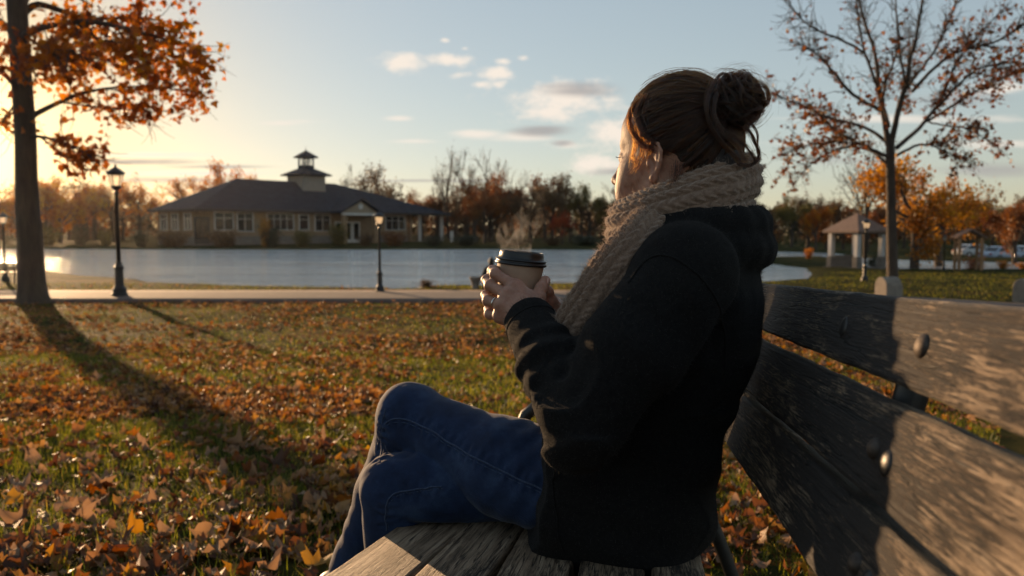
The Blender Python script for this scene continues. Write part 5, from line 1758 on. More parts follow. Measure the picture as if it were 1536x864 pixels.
def on_surface(SV, SN, p, lift):
    i = np.argmin(((SV - p) ** 2).sum(1)); return SV[i] + SN[i] * lift


SEAM = simple('denim_seam', [(.3, (.012, .024, .06)), (.7, (.045, .075, .14))], .85, 300)


def project_px(SV, px, py, front_of=None):
    """first jeans point on a sight line"""
    r = ray(px, py); r = r / np.linalg.norm(r); o = np.array([0, 0, CAM_Z])
    w = SV - o; t = w @ r; off = np.linalg.norm(w - t[:, None] * r, axis=1)
    k = np.where(off < .006)[0]
    return None if len(k) == 0 else SV[k[np.argmin(t[k])]]


def seam(pxs, name='side_seam', rad=.0016):
    pts = []
    for a, b_ in resample(np.array(pxs, float), 60):
        p = project_px(JV, a, b_)
        if p is not None: pts.append(p)
    if len(pts) < 6: return
    pts = np.array(pts)
    for _ in range(4): pts[1:-1] = (pts[:-2] + pts[1:-1] * 2 + pts[2:]) / 4
    pts = np.array([on_surface(JV, JN, p, .0006) for p in pts])
    for _ in range(3): pts[1:-1] = (pts[:-2] + pts[1:-1] * 2 + pts[2:]) / 4
    V, F = tube_np(resample(pts, 90), np.full(90, rad), 6)
    pchild(name, V, F, SEAM, jeans); SEAMS.append(resample(pts, 160))
    q2 = resample(pts, 90); side = unit(np.cross(q2[-1] - q2[0], [0.35, -.93, 0]))
    q2 = np.array([on_surface(JV, JN, p + side * .006, .0004) for p in q2])
    for _ in range(3): q2[1:-1] = (q2[:-2] + q2[1:-1] * 2 + q2[2:]) / 4
    V, F = tube_np(q2, rad * .55 * (.7 + .5 * np.sin(np.arange(90) * 1.9)), 5)
    pchild('stitching', V, F, SEAM, jeans)


SEAMS = []
seam([(566, 690), (569, 650), (580, 628), (600, 626), (640, 644), (690, 676), (740, 704), (790, 727), (812, 738)])
seam([(577, 800), (577, 770), (580, 752), (596, 742), (630, 735), (660, 733)])
seam([(562, 676), (568, 640), (574, 612)], rad=.0012)

# puckers either side of the seams
dv = np.zeros(len(JV))
for sp_ in SEAMS:
    L_ = np.concatenate([[0], np.cumsum(np.linalg.norm(np.diff(sp_, axis=0), axis=1))])
    box = np.where(((JV > sp_.min(0) - .03) & (JV < sp_.max(0) + .03)).all(1))[0]
    dd_ = np.linalg.norm(JV[box][:, None] - sp_[None], axis=2); kk = dd_.argmin(1); dm = dd_.min(1)
    dv[box] += .0016 * np.sin(L_[kk] * 2 * math.pi / .019 + 3 * vnoise(JV[box], 40)) * np.exp(-((dm - .009) / .008) ** 2)
jeans.data.vertices.foreach_set('co', (JV + JN * dv[:, None] - ORG).astype(np.float32).ravel()); jeans.data.update()

# ---- boots
LEATHER = simple('brown_leather', [(.3, (.075, .038, .020)), (.7, (.15, .08, .042))], .5, 30, bump_d=.001)
for an, toe, nm in ((ANL, unit([-.80, .10, -.42]), 0), (ANR, unit([-.98, .12, -.04]), 1)):
    fb = Field(np.minimum(an, an + toe * .24) - .11, np.maximum(an, an + toe * .24) + .11, .004)
    dn = unit(np.cross(np.cross(toe, [0, 0, -1.0]), toe))
    heel = an + dn * .055 - toe * .02
    fb.cone(an - dn * .03, an + dn * .02, .034, .044, .01)
    fb.chain([heel, heel + toe * .09 + dn * .010, heel + toe * .19 + dn * .018], [.037, .036, .030], .03)
    fb.cone(an + dn * .01, heel + toe * .10, .042, .034, .03)
    V, Q = fb.mesh(1)
    bo = pchild('boot', V, Q, LEATHER)
    mb = MB()
    sd = np.cross(toe, dn)
    for k in range(5):
        c = an + toe * (.030 + .018 * k) + dn * (.004 + .013 * k) - dn * .030 + toe * .012
        mb.tube([c - sd * .026 + toe * .004, c - sd * .01 + toe * .012 - dn * .004, c + sd * .01 + toe * .012 - dn * .004, c + sd * .026 + toe * .004], [.0022] * 4, 5)
    child_mb('laces', mb, simple('lace', [(.3, (.16, .12, .08)), (.7, (.25, .19, .13))], .8, 60), bo)

# ---- coat
fc = Field((-.04, 1.02, .50), (.50, 1.74, 1.16), .0036)
fc.chain([PEL + np.array([.01, 0, -.03]), PEL + np.array([.012, 0, .03]), [.237, 1.41, .765], [.285, 1.40, .90], [.303, 1.39, .995], [.315, 1.385, 1.055]], [.132, .134, .134, .136, .118, .082], .04, flat=(LB, .66))
fc.ell([.175, 1.36, .90], (.075, .13, .15), None, .06)          # front panels under the scarf
fc.ell([.14, 1.37, .80], (.10, .16, .10), None, .06)
# skirt of the coat over the thighs, cut square at the hem
fc.chain([HPL + np.array([.03, .0, .0]), HPL + (KNL - HPL) * .42 + UP * .008], [.124, .118], .04)
fc.chain([HPR + np.array([.03, .0, .0]), HPR + (KNR - HPR) * .30], [.115, .108], .04)
fc.cone([.19, 1.275, .60], [.09, 1.285, .63], .095, .09, .05)
sl, X = fc.sub((-.1, 1.0, .45), (.6, 1.8, 1.2))
hem = X[..., 0] - (.052 + .10 * (X[..., 2] - .70) * (X[..., 2] < .80) - .10 * np.maximum(.62 - X[..., 2], 0))
cutd = -(hem)
low = X[..., 2] < .86
fc.D[sl] = np.where(low, np.maximum(fc.D[sl], np.clip(cutd, -1, 1)), fc.D[sl])
del X, hem, cutd, low
# shoulders and sleeves
for sh, el, wr, s in ((SHL, ELL, WRL, 1), (SHR, ELR, WRR, -1)):
    fc.cone([.303, 1.388, 1.035], sh + np.array([.002, 0, .006]), .068, .064, .03)
    fc.cone(sh + LB * s * -.006, sh + (el - sh) * .55, .079, .071, .009)
    fc.cone(sh + (el - sh) * .55, el, .071, .060, .02)
    fc.cone(el, el + (wr - el) * .55, .060, .051, .012)
    fc.cone(el + (wr - el) * .55, wr, .051, .0440, .02)
# open cuffs
for el, wr in ((ELL, WRL), (ELR, WRR)):
    ax = unit(wr - el); e_ = wr + ax * .013
    fc.cone(e_ - ax * .03, e_ + ax * .05, .0345, .036, .004, 's')
    sl, X = fc.sub(e_ - .075, e_ + .075)
    d = (X - e_) @ ax
    near = np.linalg.norm(X - e_, axis=-1) < .072
    fc.D[sl] = np.where(near, np.maximum(fc.D[sl], d.astype(np.float32)), fc.D[sl])
# hood folds behind the neck
cN = np.array([.306, 1.383, 0])
for z0, rad, r0, a0, a1, tilt in ((1.085, .104, .031, 50, 310, -.005), (1.048, .112, .030, 70, 290, .0)):
    pts, rr = [], []
    for a in np.linspace(R(a0), R(a1), 15):
        c_, s_ = math.cos(a), math.sin(a)
        pts.append(cN + FB * rad * c_ + LB * rad * 1.22 * s_ + UP * (z0 + tilt * c_)); rr.append(r0 * (.7 + .3 * min(1, (1 - c_))))
    fc.chain(pts, rr, .012)


def coat_folds(X):
    r = np.zeros(len(X))
    for sh, el, wr in ((SHL, ELL, WRL), (SHR, ELR, WRR)):
        a1, a2 = unit(el - sh), unit(wr - el)
        crook = el - a1 * .045 + a2 * .045
        q = X - crook
        dist = np.linalg.norm(X - el, axis=1)
        ph = np.linalg.norm(q, axis=1)
        r += (.011 * np.abs(np.sin(ph * 88 + 2.4 * vnoise(X, 13))) - .006) * np.exp(-(dist / .105) ** 2)
        t = (X - el) @ a2; off = np.linalg.norm(X - el - np.clip(t, 0, .3)[:, None] * a2, axis=1)
        r += .0034 * np.sin(t * 110 + 4 * vnoise(X, 10) + (X @ UP) * 50) * (off < .075) * sstep(.04, .10, t) * (1 - sstep(.15, .20, t))
        # long folds of the upper sleeve
        t1 = (X - sh) @ a1; o1 = np.linalg.norm(X - sh - np.clip(t1, 0, .3)[:, None] * a1, axis=1)
        r += .0050 * np.sin(t1 * 62 + X[:, 2] * 45 + 5 * vnoise(X, 7)) * (o1 < .095) * sstep(.02, .09, t1)
    r += .0035 * np.sin(X[:, 2] * 70 + X[:, 0] * 30 + 6 * vnoise(X, 6)) * (X[:, 2] < .80)
    return r + (fbm(X, 16, 3) - .5) * .010


fc.warp(coat_folds)
V, Q = fc.mesh(1)


def coat_mat():
    m, nt, b = newmat('black_wool')
    v = coord(nt, 'Object')
    nt.links.new(ramp(nt, [(.3, (.006, .006, .0065)), (.7, (.0135, .013, .013))], noise(nt, v, 180, 4)).outputs[0], b.inputs['Base Color'])
    b.inputs['Roughness'].default_value = .95; b.inputs['Specular IOR Level'].default_value = .12
    b.inputs['Sheen Weight'].default_value = .022; b.inputs['Sheen Roughness'].default_value = .45; b.inputs['Sheen Tint'].default_value = (1, .95, .9, 1)
    bump(nt, b, noise(nt, v, 520, 4, .7), .0016, .8)
    return m


COATM = coat_mat()
coat = pchild('coat', V, Q, COATM)
CV, CN = V, vnormals(V, Q)


def coat_line(pts, name, rad, lift=.0004):
    pts = np.array(pts)
    for _ in range(5): pts[1:-1] = (pts[:-2] + pts[1:-1] * 2 + pts[2:]) / 4
    pts = np.array([on_surface(CV, CN, p, lift) for p in pts])
    for _ in range(4): pts[1:-1] = (pts[:-2] + pts[1:-1] * 2 + pts[2:]) / 4
    V, F = tube_np(resample(pts, 110), np.full(110, rad), 6)
    pchild(name, V, F, COATM, coat)


sp_ = [project_px(CV, a, b_) for a, b_ in resample(np.array([(940, 420), (958, 392), (985, 378), (1025, 388), (1062, 422), (1084, 465), (1093, 520), (1090, 570)], float), 60)]
coat_line([p for p in sp_ if p is not None], 'sleeve_seam', .0021)
for el, wr in ((ELL, WRL), (ELR, WRR)):
    ax = unit(wr - el); c0 = wr - ax * .016; t1 = unit(np.cross(ax, UP)); t2 = np.cross(ax, t1)
    coat_line([c0 + (t1 * math.cos(t) + t2 * math.sin(t)) * .047 for t in np.linspace(0, 2 * math.pi, 60)], 'cuff_stitching', .0013)
sp_ = [project_px(CV, a, b_) for a, b_ in resample(np.array([(822, 700), (826, 740), (834, 790), (842, 832)], float), 40)]
coat_line([p for p in sp_ if p is not None], 'hem_seam', .0014)


def curves_obj(name, strands, rads, mat, parent=None):
    """strands: list of (n,3) arrays in world space; rads: list of (n,) radii"""
    hc = bpy.data.hair_curves.new(name)
    hc.add_curves([len(s) for s in strands])
    P_ = np.concatenate(strands) - ORG
    hc.attributes['position'].data.foreach_set('vector', P_.astype(np.float32).ravel())
    ra = hc.attributes.get('radius') or hc.attributes.new('radius', 'FLOAT', 'POINT')
    ra.data.foreach_set('value', np.concatenate(rads).astype(np.float32))
    hc.materials.append(mat)
    o = bpy.data.objects.new(name, hc); COL.objects.link(o); o.parent = parent or person
    return o


# short wool fibres standing off the coat
FUZZ = simple('wool_fibre', [(.3, (.012, .011, .010)), (.7, (.03, .027, .024))], .7, 50)
rng = np.random.default_rng(4)
k = rng.choice(len(CV), 42000)
st, rd = [], []
for i in k:
    n_ = CN[i] + rng.normal(size=3) * .7; l = rng.uniform(.0012, .0036)
    st.append(np.array([CV[i], CV[i] + n_ * l * .5, CV[i] + (n_ + rng.normal(size=3) * .4) * l])); rd.append(np.array([.00016, .00013, .00005]))
curves_obj('fuzz', st, rd, FUZZ, coat)

# ---- scarf: swept knit rolls
def knit_sweep(path, ru, rv, twist, ncol, stitch, name, parent, amp=.0062, up=UP, res=.0015, seed=0, flat_end=True):
    """path (n,3); ru/rv half sizes across; the knit columns run along the roll"""
    L = np.linalg.norm(np.diff(path, axis=0), axis=1).sum()
    nu = int(L / res); p = resample(path, nu)
    t = np.linspace(0, 1, nu)
    ru = np.interp(t, np.linspace(0, 1, len(ru)), ru); rv = np.interp(t, np.linspace(0, 1, len(rv)), rv)
    T = np.gradient(p, axis=0); T /= np.linalg.norm(T, axis=1, keepdims=True)
    Bv = up - T * (T @ up)[:, None] if np.ndim(up) == 1 else up - T * (T * up).sum(1, keepdims=True)
    Bv /= np.linalg.norm(Bv, axis=1, keepdims=True)
    Nv = np.cross(Bv, T)
    nv = int(2 * math.pi * max(ru.mean(), rv.mean()) / res)
    a = np.linspace(0, 2 * math.pi, nv, endpoint=False)
    tw = np.interp(t, np.linspace(0, 1, len(twist)), twist)
    A = a[None, :] + tw[:, None]
    ca, sa = np.cos(A), np.sin(A)
    e = .85
    base = Nv[:, None, :] * (np.sign(ca) * np.abs(ca) ** e * ru[:, None])[..., None] + Bv[:, None, :] * (np.sign(sa) * np.abs(sa) ** e * rv[:, None])[..., None]
    Pt = p[:, None, :] + base
    nr = Nv[:, None, :] * (ca / ru[:, None])[..., None] + Bv[:, None, :] * (sa / rv[:, None])[..., None]
    nr /= np.linalg.norm(nr, axis=2, keepdims=True)
    s = t * L
    wob = (fbm(Pt.reshape(-1, 3) + seed, 14, 2).reshape(nu, nv) - .5)
    c = a[None, :] / (2 * math.pi) * ncol + wob * .5
    fr = c - np.floor(c)
    rib = np.abs(np.sin(np.pi * fr)) ** .7
    side = np.abs(fr - .5) * 2
    st = .5 + .5 * np.cos(2 * np.pi * (s[:, None] / stitch - side * .9 + .13 * np.floor(c) + wob * 1.2))
    h = rib * (.45 + .55 * st ** .8) + .25 * (vnoise(Pt.reshape(-1, 3), 420).reshape(nu, nv) - .5)
    big = (fbm(Pt.reshape(-1, 3) + 3 + seed, 9, 2).reshape(nu, nv) - .5) * .016
    Pt = Pt + nr * (h * amp + big)[..., None]
    i = np.arange(nu - 1)[:, None] * nv; j = np.arange(nv)[None]; j2 = (j + 1) % nv
    F = np.stack([i + j, i + j2, i + nv + j2, i + nv + j], -1).reshape(-1, 4)
    V = Pt.reshape(-1, 3)
    caps = np.array([np.arange(nv)[::-1], np.arange((nu - 1) * nv, nu * nv)])
    return V, [F, caps], nr.reshape(-1, 3)


def yarn_mat():
    m, nt, b = newmat('scarf_yarn')
    v = coord(nt, 'Object')
    nt.links.new(ramp(nt, [(.25, (.135, .086, .060)), (.5, (.21, .140, .100)), (.75, (.29, .205, .150))], noise(nt, v, 130, 4)).outputs[0], b.inputs['Base Color'])
    b.inputs['Roughness'].default_value = .9; b.inputs['Specular IOR Level'].default_value = .15
    b.inputs['Sheen Weight'].default_value = .5; b.inputs['Sheen Roughness'].default_value = .5; b.inputs['Sheen Tint'].default_value = (1, .93, .85, 1)
    bump(nt, b, noise(nt, v, 900, 3, .7), .0012, .7)
    return m


YARN = yarn_mat()
FIB = leafmat('yarn_fibre', [(0, (.30, .23, .18)), (1, (.42, .34, .28))], .4, .7, 40)
cS = np.array([.292, 1.38, 0])


def ring(a, b_, z, tilt, a0, a1, n=40, lift=None):
    pts = []
    for t in np.linspace(R(a0), R(a1), n):
        pts.append(cS + FB * a * math.cos(t) + LB * b_ * math.sin(t) + UP * (z - tilt * math.cos(t)))
    return np.array(pts)


parts = [
    ('top', ring(.094, .100, 1.126, .044, -60, 312), [.030, .034, .034, .033, .035, .036, .032], [.036, .044, .040, .040, .042, .042, .036], [0, .5, 1.0], 15),
    ('low', ring(.088, .106, 1.075, .034, -50, 300), [.026, .030, .030, .030, .030, .028, .026], [.030, .034, .034, .032, .030, .030, .028], [0, -.4, -.8], 13),
]
wool_src = []
scarf = empty('scarf', (0, 0, 0)); scarf.parent = person
for nm, path, ru, rv, tw, nc in parts:
    V, F, nr = knit_sweep(path, ru, rv, tw, nc, .0135, nm, scarf, seed=len(nm) + nc)
    o = link('wrap', np_mesh('wrap', V - ORG, F), YARN, scarf, True); wool_src.append((V, nr))
tail = np.array([P(985, 330, 1.270), P(955, 368, 1.245), P(923, 405, 1.240), P(892, 450, 1.246), P(864, 492, 1.258), P(844, 530, 1.275), P(832, 566, 1.295)])
tt = np.gradient(tail, axis=0); tt /= np.linalg.norm(tt, axis=1, keepdims=True)
view = np.array([-.35, -.93, .1])
tn = unit(np.cross(tt[3], view))
V, F, nr = knit_sweep(tail, [.018, .017, .016, .015, .015], [.030, .035, .036, .035, .033], [0, .15], 14, .0135, 'tail', scarf, up=tn, seed=9)
link('hanging_end', np_mesh('hanging_end', V - ORG, F), YARN, scarf, True); wool_src.append((V, nr))
st, rd = [], []
for V, nr in wool_src:
    k = rng.choice(len(V), 7000)
    for i in k:
        n_ = nr[i] + rng.normal(size=3) * .6; l = rng.uniform(.002, .007)
        b0 = V[i]; m_ = b0 + n_ * l * .5 + rng.normal(size=3) * l * .2; e_ = m_ + (n_ * .4 + rng.normal(size=3) * .7) * l * .6
        st.append(np.array([b0, m_, e_])); rd.append(np.array([.00022, .00018, .00006]))
curves_obj('fuzz', st, rd, FIB, scarf)
# ------------------------------------------------------------------ hair
def hair_mat(name, mel, red, rough=.32):
    m = bpy.data.materials.new(name); m.use_nodes = True; nt = m.node_tree; nt.nodes.clear()
    o = N(nt, 'ShaderNodeOutputMaterial'); h = N(nt, 'ShaderNodeBsdfHairPrincipled')
    h.parametrization = 'MELANIN'
    h.inputs['Melanin'].default_value = mel; h.inputs['Melanin Redness'].default_value = red
    h.inputs['Roughness'].default_value = rough; h.inputs['Radial Roughness'].default_value = .4
    h.inputs['Random Color'].default_value = .25; h.inputs['Random Roughness'].default_value = .2
    nt.links.new(h.outputs[0], o.inputs[0])
    return m


HAIR = hair_mat('brown_hair', .80, .50)
HAIRL = hair_mat('light_brown_hair', .70, .5)
HCAP = simple('hair_base', [(.3, (.010, .0055, .0035)), (.7, (.022, .012, .007))], .6, 60)
AF, AL, AU = .099, .079, .109                     # hair shell half sizes
HO = hd(-.006, 0, .030)
BUN = hd(-.102, .004, .086); BR = .039
bun_ax = unit(-FH * .85 + UP * .55)


def shell(dirs, k=1.0):
    d = np.asarray(dirs); d = d / np.linalg.norm(d, axis=-1, keepdims=True)
    q = np.sqrt((d[..., 0] / AF) ** 2 + (d[..., 1] / AL) ** 2 + (d[..., 2] / AU) ** 2)
    r = k / q
    loc = d * r[..., None]
    return HO + loc[..., 0:1] * FH + loc[..., 1:2] * LH + loc[..., 2:3] * UP, d


def in_scalp(d):
    """d in head axes (forward, left, up), unit; True where hair grows"""
    f, l, u = d[..., 0] * AF, np.abs(d[..., 1]) * AL, d[..., 2] * AU
    front = np.interp(u, [-.10, -.085, -.06, -.03, -.012, .005, .03, .055, .08, .109], [-.06, -.052, -.035, -.022, .012, .036, .050, .062, .066, .066])
    return (f < front) & (u > -.092)


fh = Field(HO - .16, HO + .17, .003)
fh.ell(HO, (AF - .004, AL - .004, AU - .004), [FH, LH, UP], .01)
# cut away the face
sl, X = fh.sub(HO - .2, HO + .2)
q = X - HO; f_, l_, u_ = q @ FH, np.abs(q @ LH), q @ UP
fr = np.interp(u_.ravel(), [-.12, -.085, -.06, -.03, -.012, .005, .03, .055, .08, .12], [-.06, -.054, -.038, -.026, .006, .030, .044, .055, .060, .060]).reshape(u_.shape)
fh.D[sl] = np.maximum(fh.D[sl], np.maximum(f_ - fr, -.088 - u_)).astype(np.float32)
fh.ell(BUN, (BR * .86,) * 3, None, .01)
fh.cone(hd(-.07, 0, .07), BUN, .045, .032, .02)
fh.cone(hd(-.080, 0, -.02), hd(-.066, 0, -.085), .042, .036, .02)
V, Q = fh.mesh(2)
hair = pchild('hair', V, Q, HCAP)

rng = np.random.default_rng(12)
st, rd = [], []
bd = (BUN - HO); bd = unit(np.array([bd @ FH, bd @ LH, bd @ UP]))


def add(pts, r0=.00036, r1=.00012, n=None):
    p = np.asarray(pts, float)
    if n: p = resample(p, n)
    st.append(p); rd.append(np.linspace(r0, r1, len(p)))


def sweep_strand(root, k0, end_t=1.0, n=16, wav=.003, sag=.012):
    w = math.acos(np.clip(root @ bd, -1, 1))
    t = np.linspace(0, end_t, n)[:, None]
    d = (np.sin((1 - t) * w) * root + np.sin(t * w) * bd) / math.sin(w)
    side = np.sign(root[1]) if abs(root[1]) > .05 else rng.choice([-1, 1])
    bow = (np.sin(np.pi * np.clip(t[:, 0], 0, 1)) * sag)
    p, _ = shell(d, k0)
    p = p - UP * (bow * abs(root[1]) ** .5)[:, None] * (1 if root[2] > -.1 else -.2)
    ph = rng.uniform(0, 6.28)
    p = p + np.sin(t * rng.uniform(5, 9) + ph) * wav * (LH * side)[None, :]
    p[-1] += (BUN - p[-1]) * .25
    return p


# locks: neighbouring strands share a clump
roots = []
while len(roots) < 620:
    d = rng.normal(size=(400, 3)); d /= np.linalg.norm(d, axis=1, keepdims=True)
    roots += [x for x in d[in_scalp(d)]]
roots = roots[:620]
front_roots = []
for u in np.linspace(-.03, .085, 230):
    for s in (1, -1):
        f = np.interp(u, [-.03, -.012, .005, .03, .055, .08, .109], [-.022, .012, .036, .050, .062, .066, .066]) - .004
        l2 = 1 - (f / AF) ** 2 - (u / AU) ** 2
        if l2 > 0: front_roots.append(np.array([f / AF, s * math.sqrt(l2), u / AU]))
for i in range(120):
    l = rng.uniform(-.045, .045); u = .085 - .2 * l * l / .045
    f = .066; q = np.array([f / AF, l / AL, 0]); q[2] = math.sqrt(max(0, 1 - q[0] ** 2 - q[1] ** 2)); front_roots.append(q)
light_st, light_rd = [], []
for rlist, per, tlo in ((roots, 14, .5), (front_roots, 12, .8)):
    for rt in rlist:
        k0 = rng.uniform(1.0, 1.065); sg = rng.uniform(.004, .020); wv = rng.uniform(.0005, .0045)
        for j in range(per):
            d = unit(rt + rng.normal(size=3) * .013)
            p = sweep_strand(d, k0 + rng.normal() * .004, rng.uniform(tlo, 1.05), 14, wv, sg)
            if int(abs(rt[2]) * 1e4) % 4 == 0:
                light_st.append(p); light_rd.append(np.linspace(.00036, .00012, len(p)))
            else: add(p)
# bun: coils of many strands
e1 = unit(np.cross(bun_ax, LH)); e2 = np.cross(bun_ax, e1)
for c in range(64):
    ax = unit(bun_ax + rng.normal(size=3) * .6); a1 = unit(np.cross(ax, rng.normal(size=3))); a2 = np.cross(ax, a1)
    lat = rng.uniform(-.85, .85); rr = BR * math.sqrt(1 - lat * lat) * rng.uniform(.92, 1.18); off = ax * BR * lat
    a0 = rng.uniform(0, 6.28); arc = rng.uniform(2.6, 5.4)
    for j in range(20):
        n = 20; t = np.linspace(a0 + rng.normal() * .1, a0 + arc + rng.normal() * .25, n)
        r_ = rr + rng.normal() * .0014; o_ = off + rng.normal(size=3) * .0011
        wob = np.sin(t * 2 + c) * .004
        p = BUN + o_ + a1 * (np.cos(t) * (r_ + wob))[:, None] + a2 * (np.sin(t) * (r_ + wob))[:, None]
        add(p, .00032, .0002)


def lock(pxs, n_st, wid, d_j=.004, r=.00030, frizz=.0006, taper=.35, light=False):
    ctrl = np.array([P(a, b_, d) for a, b_, d in pxs])
    for j in range(n_st):
        o_ = rng.normal(size=3) * wid; e_ = rng.normal(size=3) * wid
        w = np.linspace(0, 1, len(ctrl))[:, None]
        c2 = ctrl + o_ * (1 - w) + e_ * w * 1.2
        p = resample(c2, 22)
        tw = np.linspace(0, rng.uniform(2, 6), 22) + rng.uniform(0, 6)
        p = p + np.stack([np.cos(tw), np.sin(tw), np.sin(tw * 1.3)], 1) * frizz
        add(p, r, r * taper)


dB = BUN[1] - BR
lock([(1066, 188, dB), (1062, 160, dB), (1068, 132, dB), (1080, 112, dB + .01), (1092, 113, dB + .02), (1095, 131, dB + .02)], 34, .0013)
lock([(1072, 122, dB + .01), (1061, 150, dB - .004), (1063, 180, dB - .004), (1078, 208, dB - .004), (1100, 232, dB), (1118, 248, dB + .01)], 46, .0022)
lock([(1074, 140, dB), (1070, 170, dB - .006), (1083, 198, dB - .008), (1106, 220, dB - .004), (1116, 240, dB)], 40, .0022)
lock([(1098, 128, dB), (1128, 136, dB + .01), (1142, 158, dB + .02), (1135, 180, dB + .01), (1120, 192, dB)], 40, .0020)
lock([(1112, 124, dB + .03), (1136, 140, dB + .04), (1143, 165, dB + .04), (1134, 178, dB + .04), (1138, 170, dB + .03)], 26, .0014)
lock([(1118, 188, dB), (1130, 208, dB), (1139, 232, dB + .01), (1128, 247, dB + .01), (1108, 246, dB)], 34, .0015)
lock([(1090, 200, dB), (1116, 216, dB), (1132, 240, dB + .01), (1120, 250, dB + .02)], 34, .0016)
lock([(1122, 178, dB + .02), (1136, 200, dB + .02), (1136, 226, dB + .03), (1141, 240, dB + .03)], 20, .0011)
lock([(1030, 236, 1.292), (1060, 236, 1.285), (1092, 236, 1.285), (1122, 240, 1.29)], 60, .0032)
lock([(1020, 215, 1.288), (1050, 214, 1.278), (1085, 205, 1.28), (1105, 190, 1.285)], 70, .0035)
for i in range(16):      # loops that have worked loose from the bun
    a = unit(bun_ax * .4 + rng.normal(size=3)); c0 = BUN + a * BR * .75
    u_ = unit(np.cross(a, rng.normal(size=3))); w_ = unit(a + .3 * rng.normal(size=3)); rr = rng.uniform(.014, .026)
    for j in range(14):
        t = np.linspace(-.3, 3.5, 18); o_ = rng.normal(size=3) * .0012; r2 = rr * (1 + rng.normal() * .07)
        add(c0 + o_ + u_ * (np.cos(t) * r2)[:, None] + w_ * (np.sin(t) * r2)[:, None], .00034, .0002)
dark_n = len(st)
hs = curves_obj('strands', st, rd, HAIR, hair)
curves_obj('streaks', light_st, light_rd, hair_mat('lighter_hair', .64, .5), hair)  # a share of the locks in lighter brown

# lighter loose pieces round the face, ear and nape, and fly-aways
st, rd = [], []
lock([(958, 150, 1.335), (944, 172, 1.335), (949, 200, 1.320), (972, 222, 1.300), (1000, 229, 1.285)], 70, .0028)
lock([(966, 145, 1.330), (955, 168, 1.325), (964, 196, 1.305), (988, 217, 1.290), (1014, 224, 1.284)], 70, .0030)
lock([(975, 150, 1.320), (968, 175, 1.312), (984, 203, 1.296), (1010, 218, 1.284)], 50, .0030)
lock([(950, 190, 1.325), (953, 214, 1.318), (948, 238, 1.322), (953, 252, 1.320)], 26, .0032, frizz=.0012)
lock([(958, 200, 1.318), (964, 224, 1.308), (957, 244, 1.312), (950, 256, 1.318)], 24, .0034, frizz=.0014)
lock([(972, 214, 1.302), (972, 230, 1.298), (966, 242, 1.300)], 20, .0030, frizz=.0014)
lock([(1016, 244, 1.278), (1014, 262, 1.268), (1006, 280, 1.268), (992, 296, 1.275), (976, 308, 1.285)], 18, .0040, frizz=.0016)
lock([(1020, 250, 1.276), (1012, 270, 1.266), (1004, 288, 1.268), (994, 302, 1.275)], 12, .0042, frizz=.0018)
lock([(1015, 250, 1.280), (1014, 268, 1.275), (1016, 284, 1.272)], 10, .0018, frizz=.0018)
for i in range(800):      # fly-aways standing off the outline
    d = rng.normal(size=3); d[2] = abs(d[2]) * .9; d /= np.linalg.norm(d)
    if not in_scalp(d[None])[0]: continue
    p = sweep_strand(d, rng.uniform(1.02, 1.14), rng.uniform(.25, .8), 12, rng.uniform(.003, .010), .004)
    add(p, .00022, .00008)
for i in range(340):
    a = rng.normal(size=3); a /= np.linalg.norm(a); b2 = unit(np.cross(a, rng.normal(size=3)))
    t = np.linspace(0, rng.uniform(.5, 1.5), 9)[:, None]; r_ = BR * rng.uniform(1.0, 1.3)
    add(BUN + (a * np.cos(t) + b2 * np.sin(t)) * r_ * (1 + .25 * t), .00018, .00006)
for i in range(110):
    s0 = np.array([rng.uniform(1000, 1135), rng.uniform(225, 262)])
    p0 = P(s0[0], s0[1], 1.285); v = np.array([rng.normal() * .4 + .2, -.2, rng.normal() * .7])
    t = np.linspace(0, 1, 8)[:, None]
    add(p0 + v * t * .03 + np.array([0, 0, -.015]) * t * t + rng.normal(size=3) * .006 * np.sin(t * 3), .00017, .00006)
curves_obj('loose_strands', st, rd, HAIRL, hair)

# brows and lashes
st, rd = [], []
for s in (1, -1):
    for i in range(34):
        t = rng.random(); b0 = hd(.0945 - .010 * t * t - .004 * t, s * (.012 + .034 * t), .0225 + .006 * math.sin(t * 2.4) + rng.normal() * .0016)
        b0 = b0 + FH * .0015
        v = LH * s * .7 + UP * .45 * (1 - 1.4 * t) - FH * .25 + rng.normal(size=3) * .12
        add(np.array([b0, b0 + v * .003, b0 + v * .0065]), .00016, .00006)
    for i in range(70):
        t = rng.random(); b0 = hd(.0925 - .010 * t * t, s * (.022 + .023 * t), .0075 - .002 * (2 * t - 1) ** 2)
        v = FH * .9 + LH * s * (t - .3) * .9 - UP * .15
        add(np.array([b0, b0 + v * .005, b0 + v * .0085 + UP * .0022]), .00028, .0001)
curves_obj('brows_and_lashes', st, rd, hair_mat('lash_hair', .85, .5), person)

# ------------------------------------------------------------------ coffee cup and steam
CAX = unit([.10, -.02, 1.0]); CT = P(781.5, 392, 1.42)
CB = CT - CAX * .096
cup = empty('coffee_cup', CB, 0, 'tan paper takeaway cup with black lid held in both hands', 'cup')


def tilt_lathe(name, prof, mat, parent, n=64, smooth=True):
    mb = MB().lathe((0, 0, 0), prof, n, cap=False)
    q = Vector((0, 0, 1)).rotation_difference(Vector(CAX)).to_matrix()
    mb.v = [tuple(q @ Vector(p)) for p in mb.v]
    o = mb.build(name, mat, parent, smooth)
    try: o.data.set_sharp_from_angle(angle=R(40))
    except Exception: pass
    return o


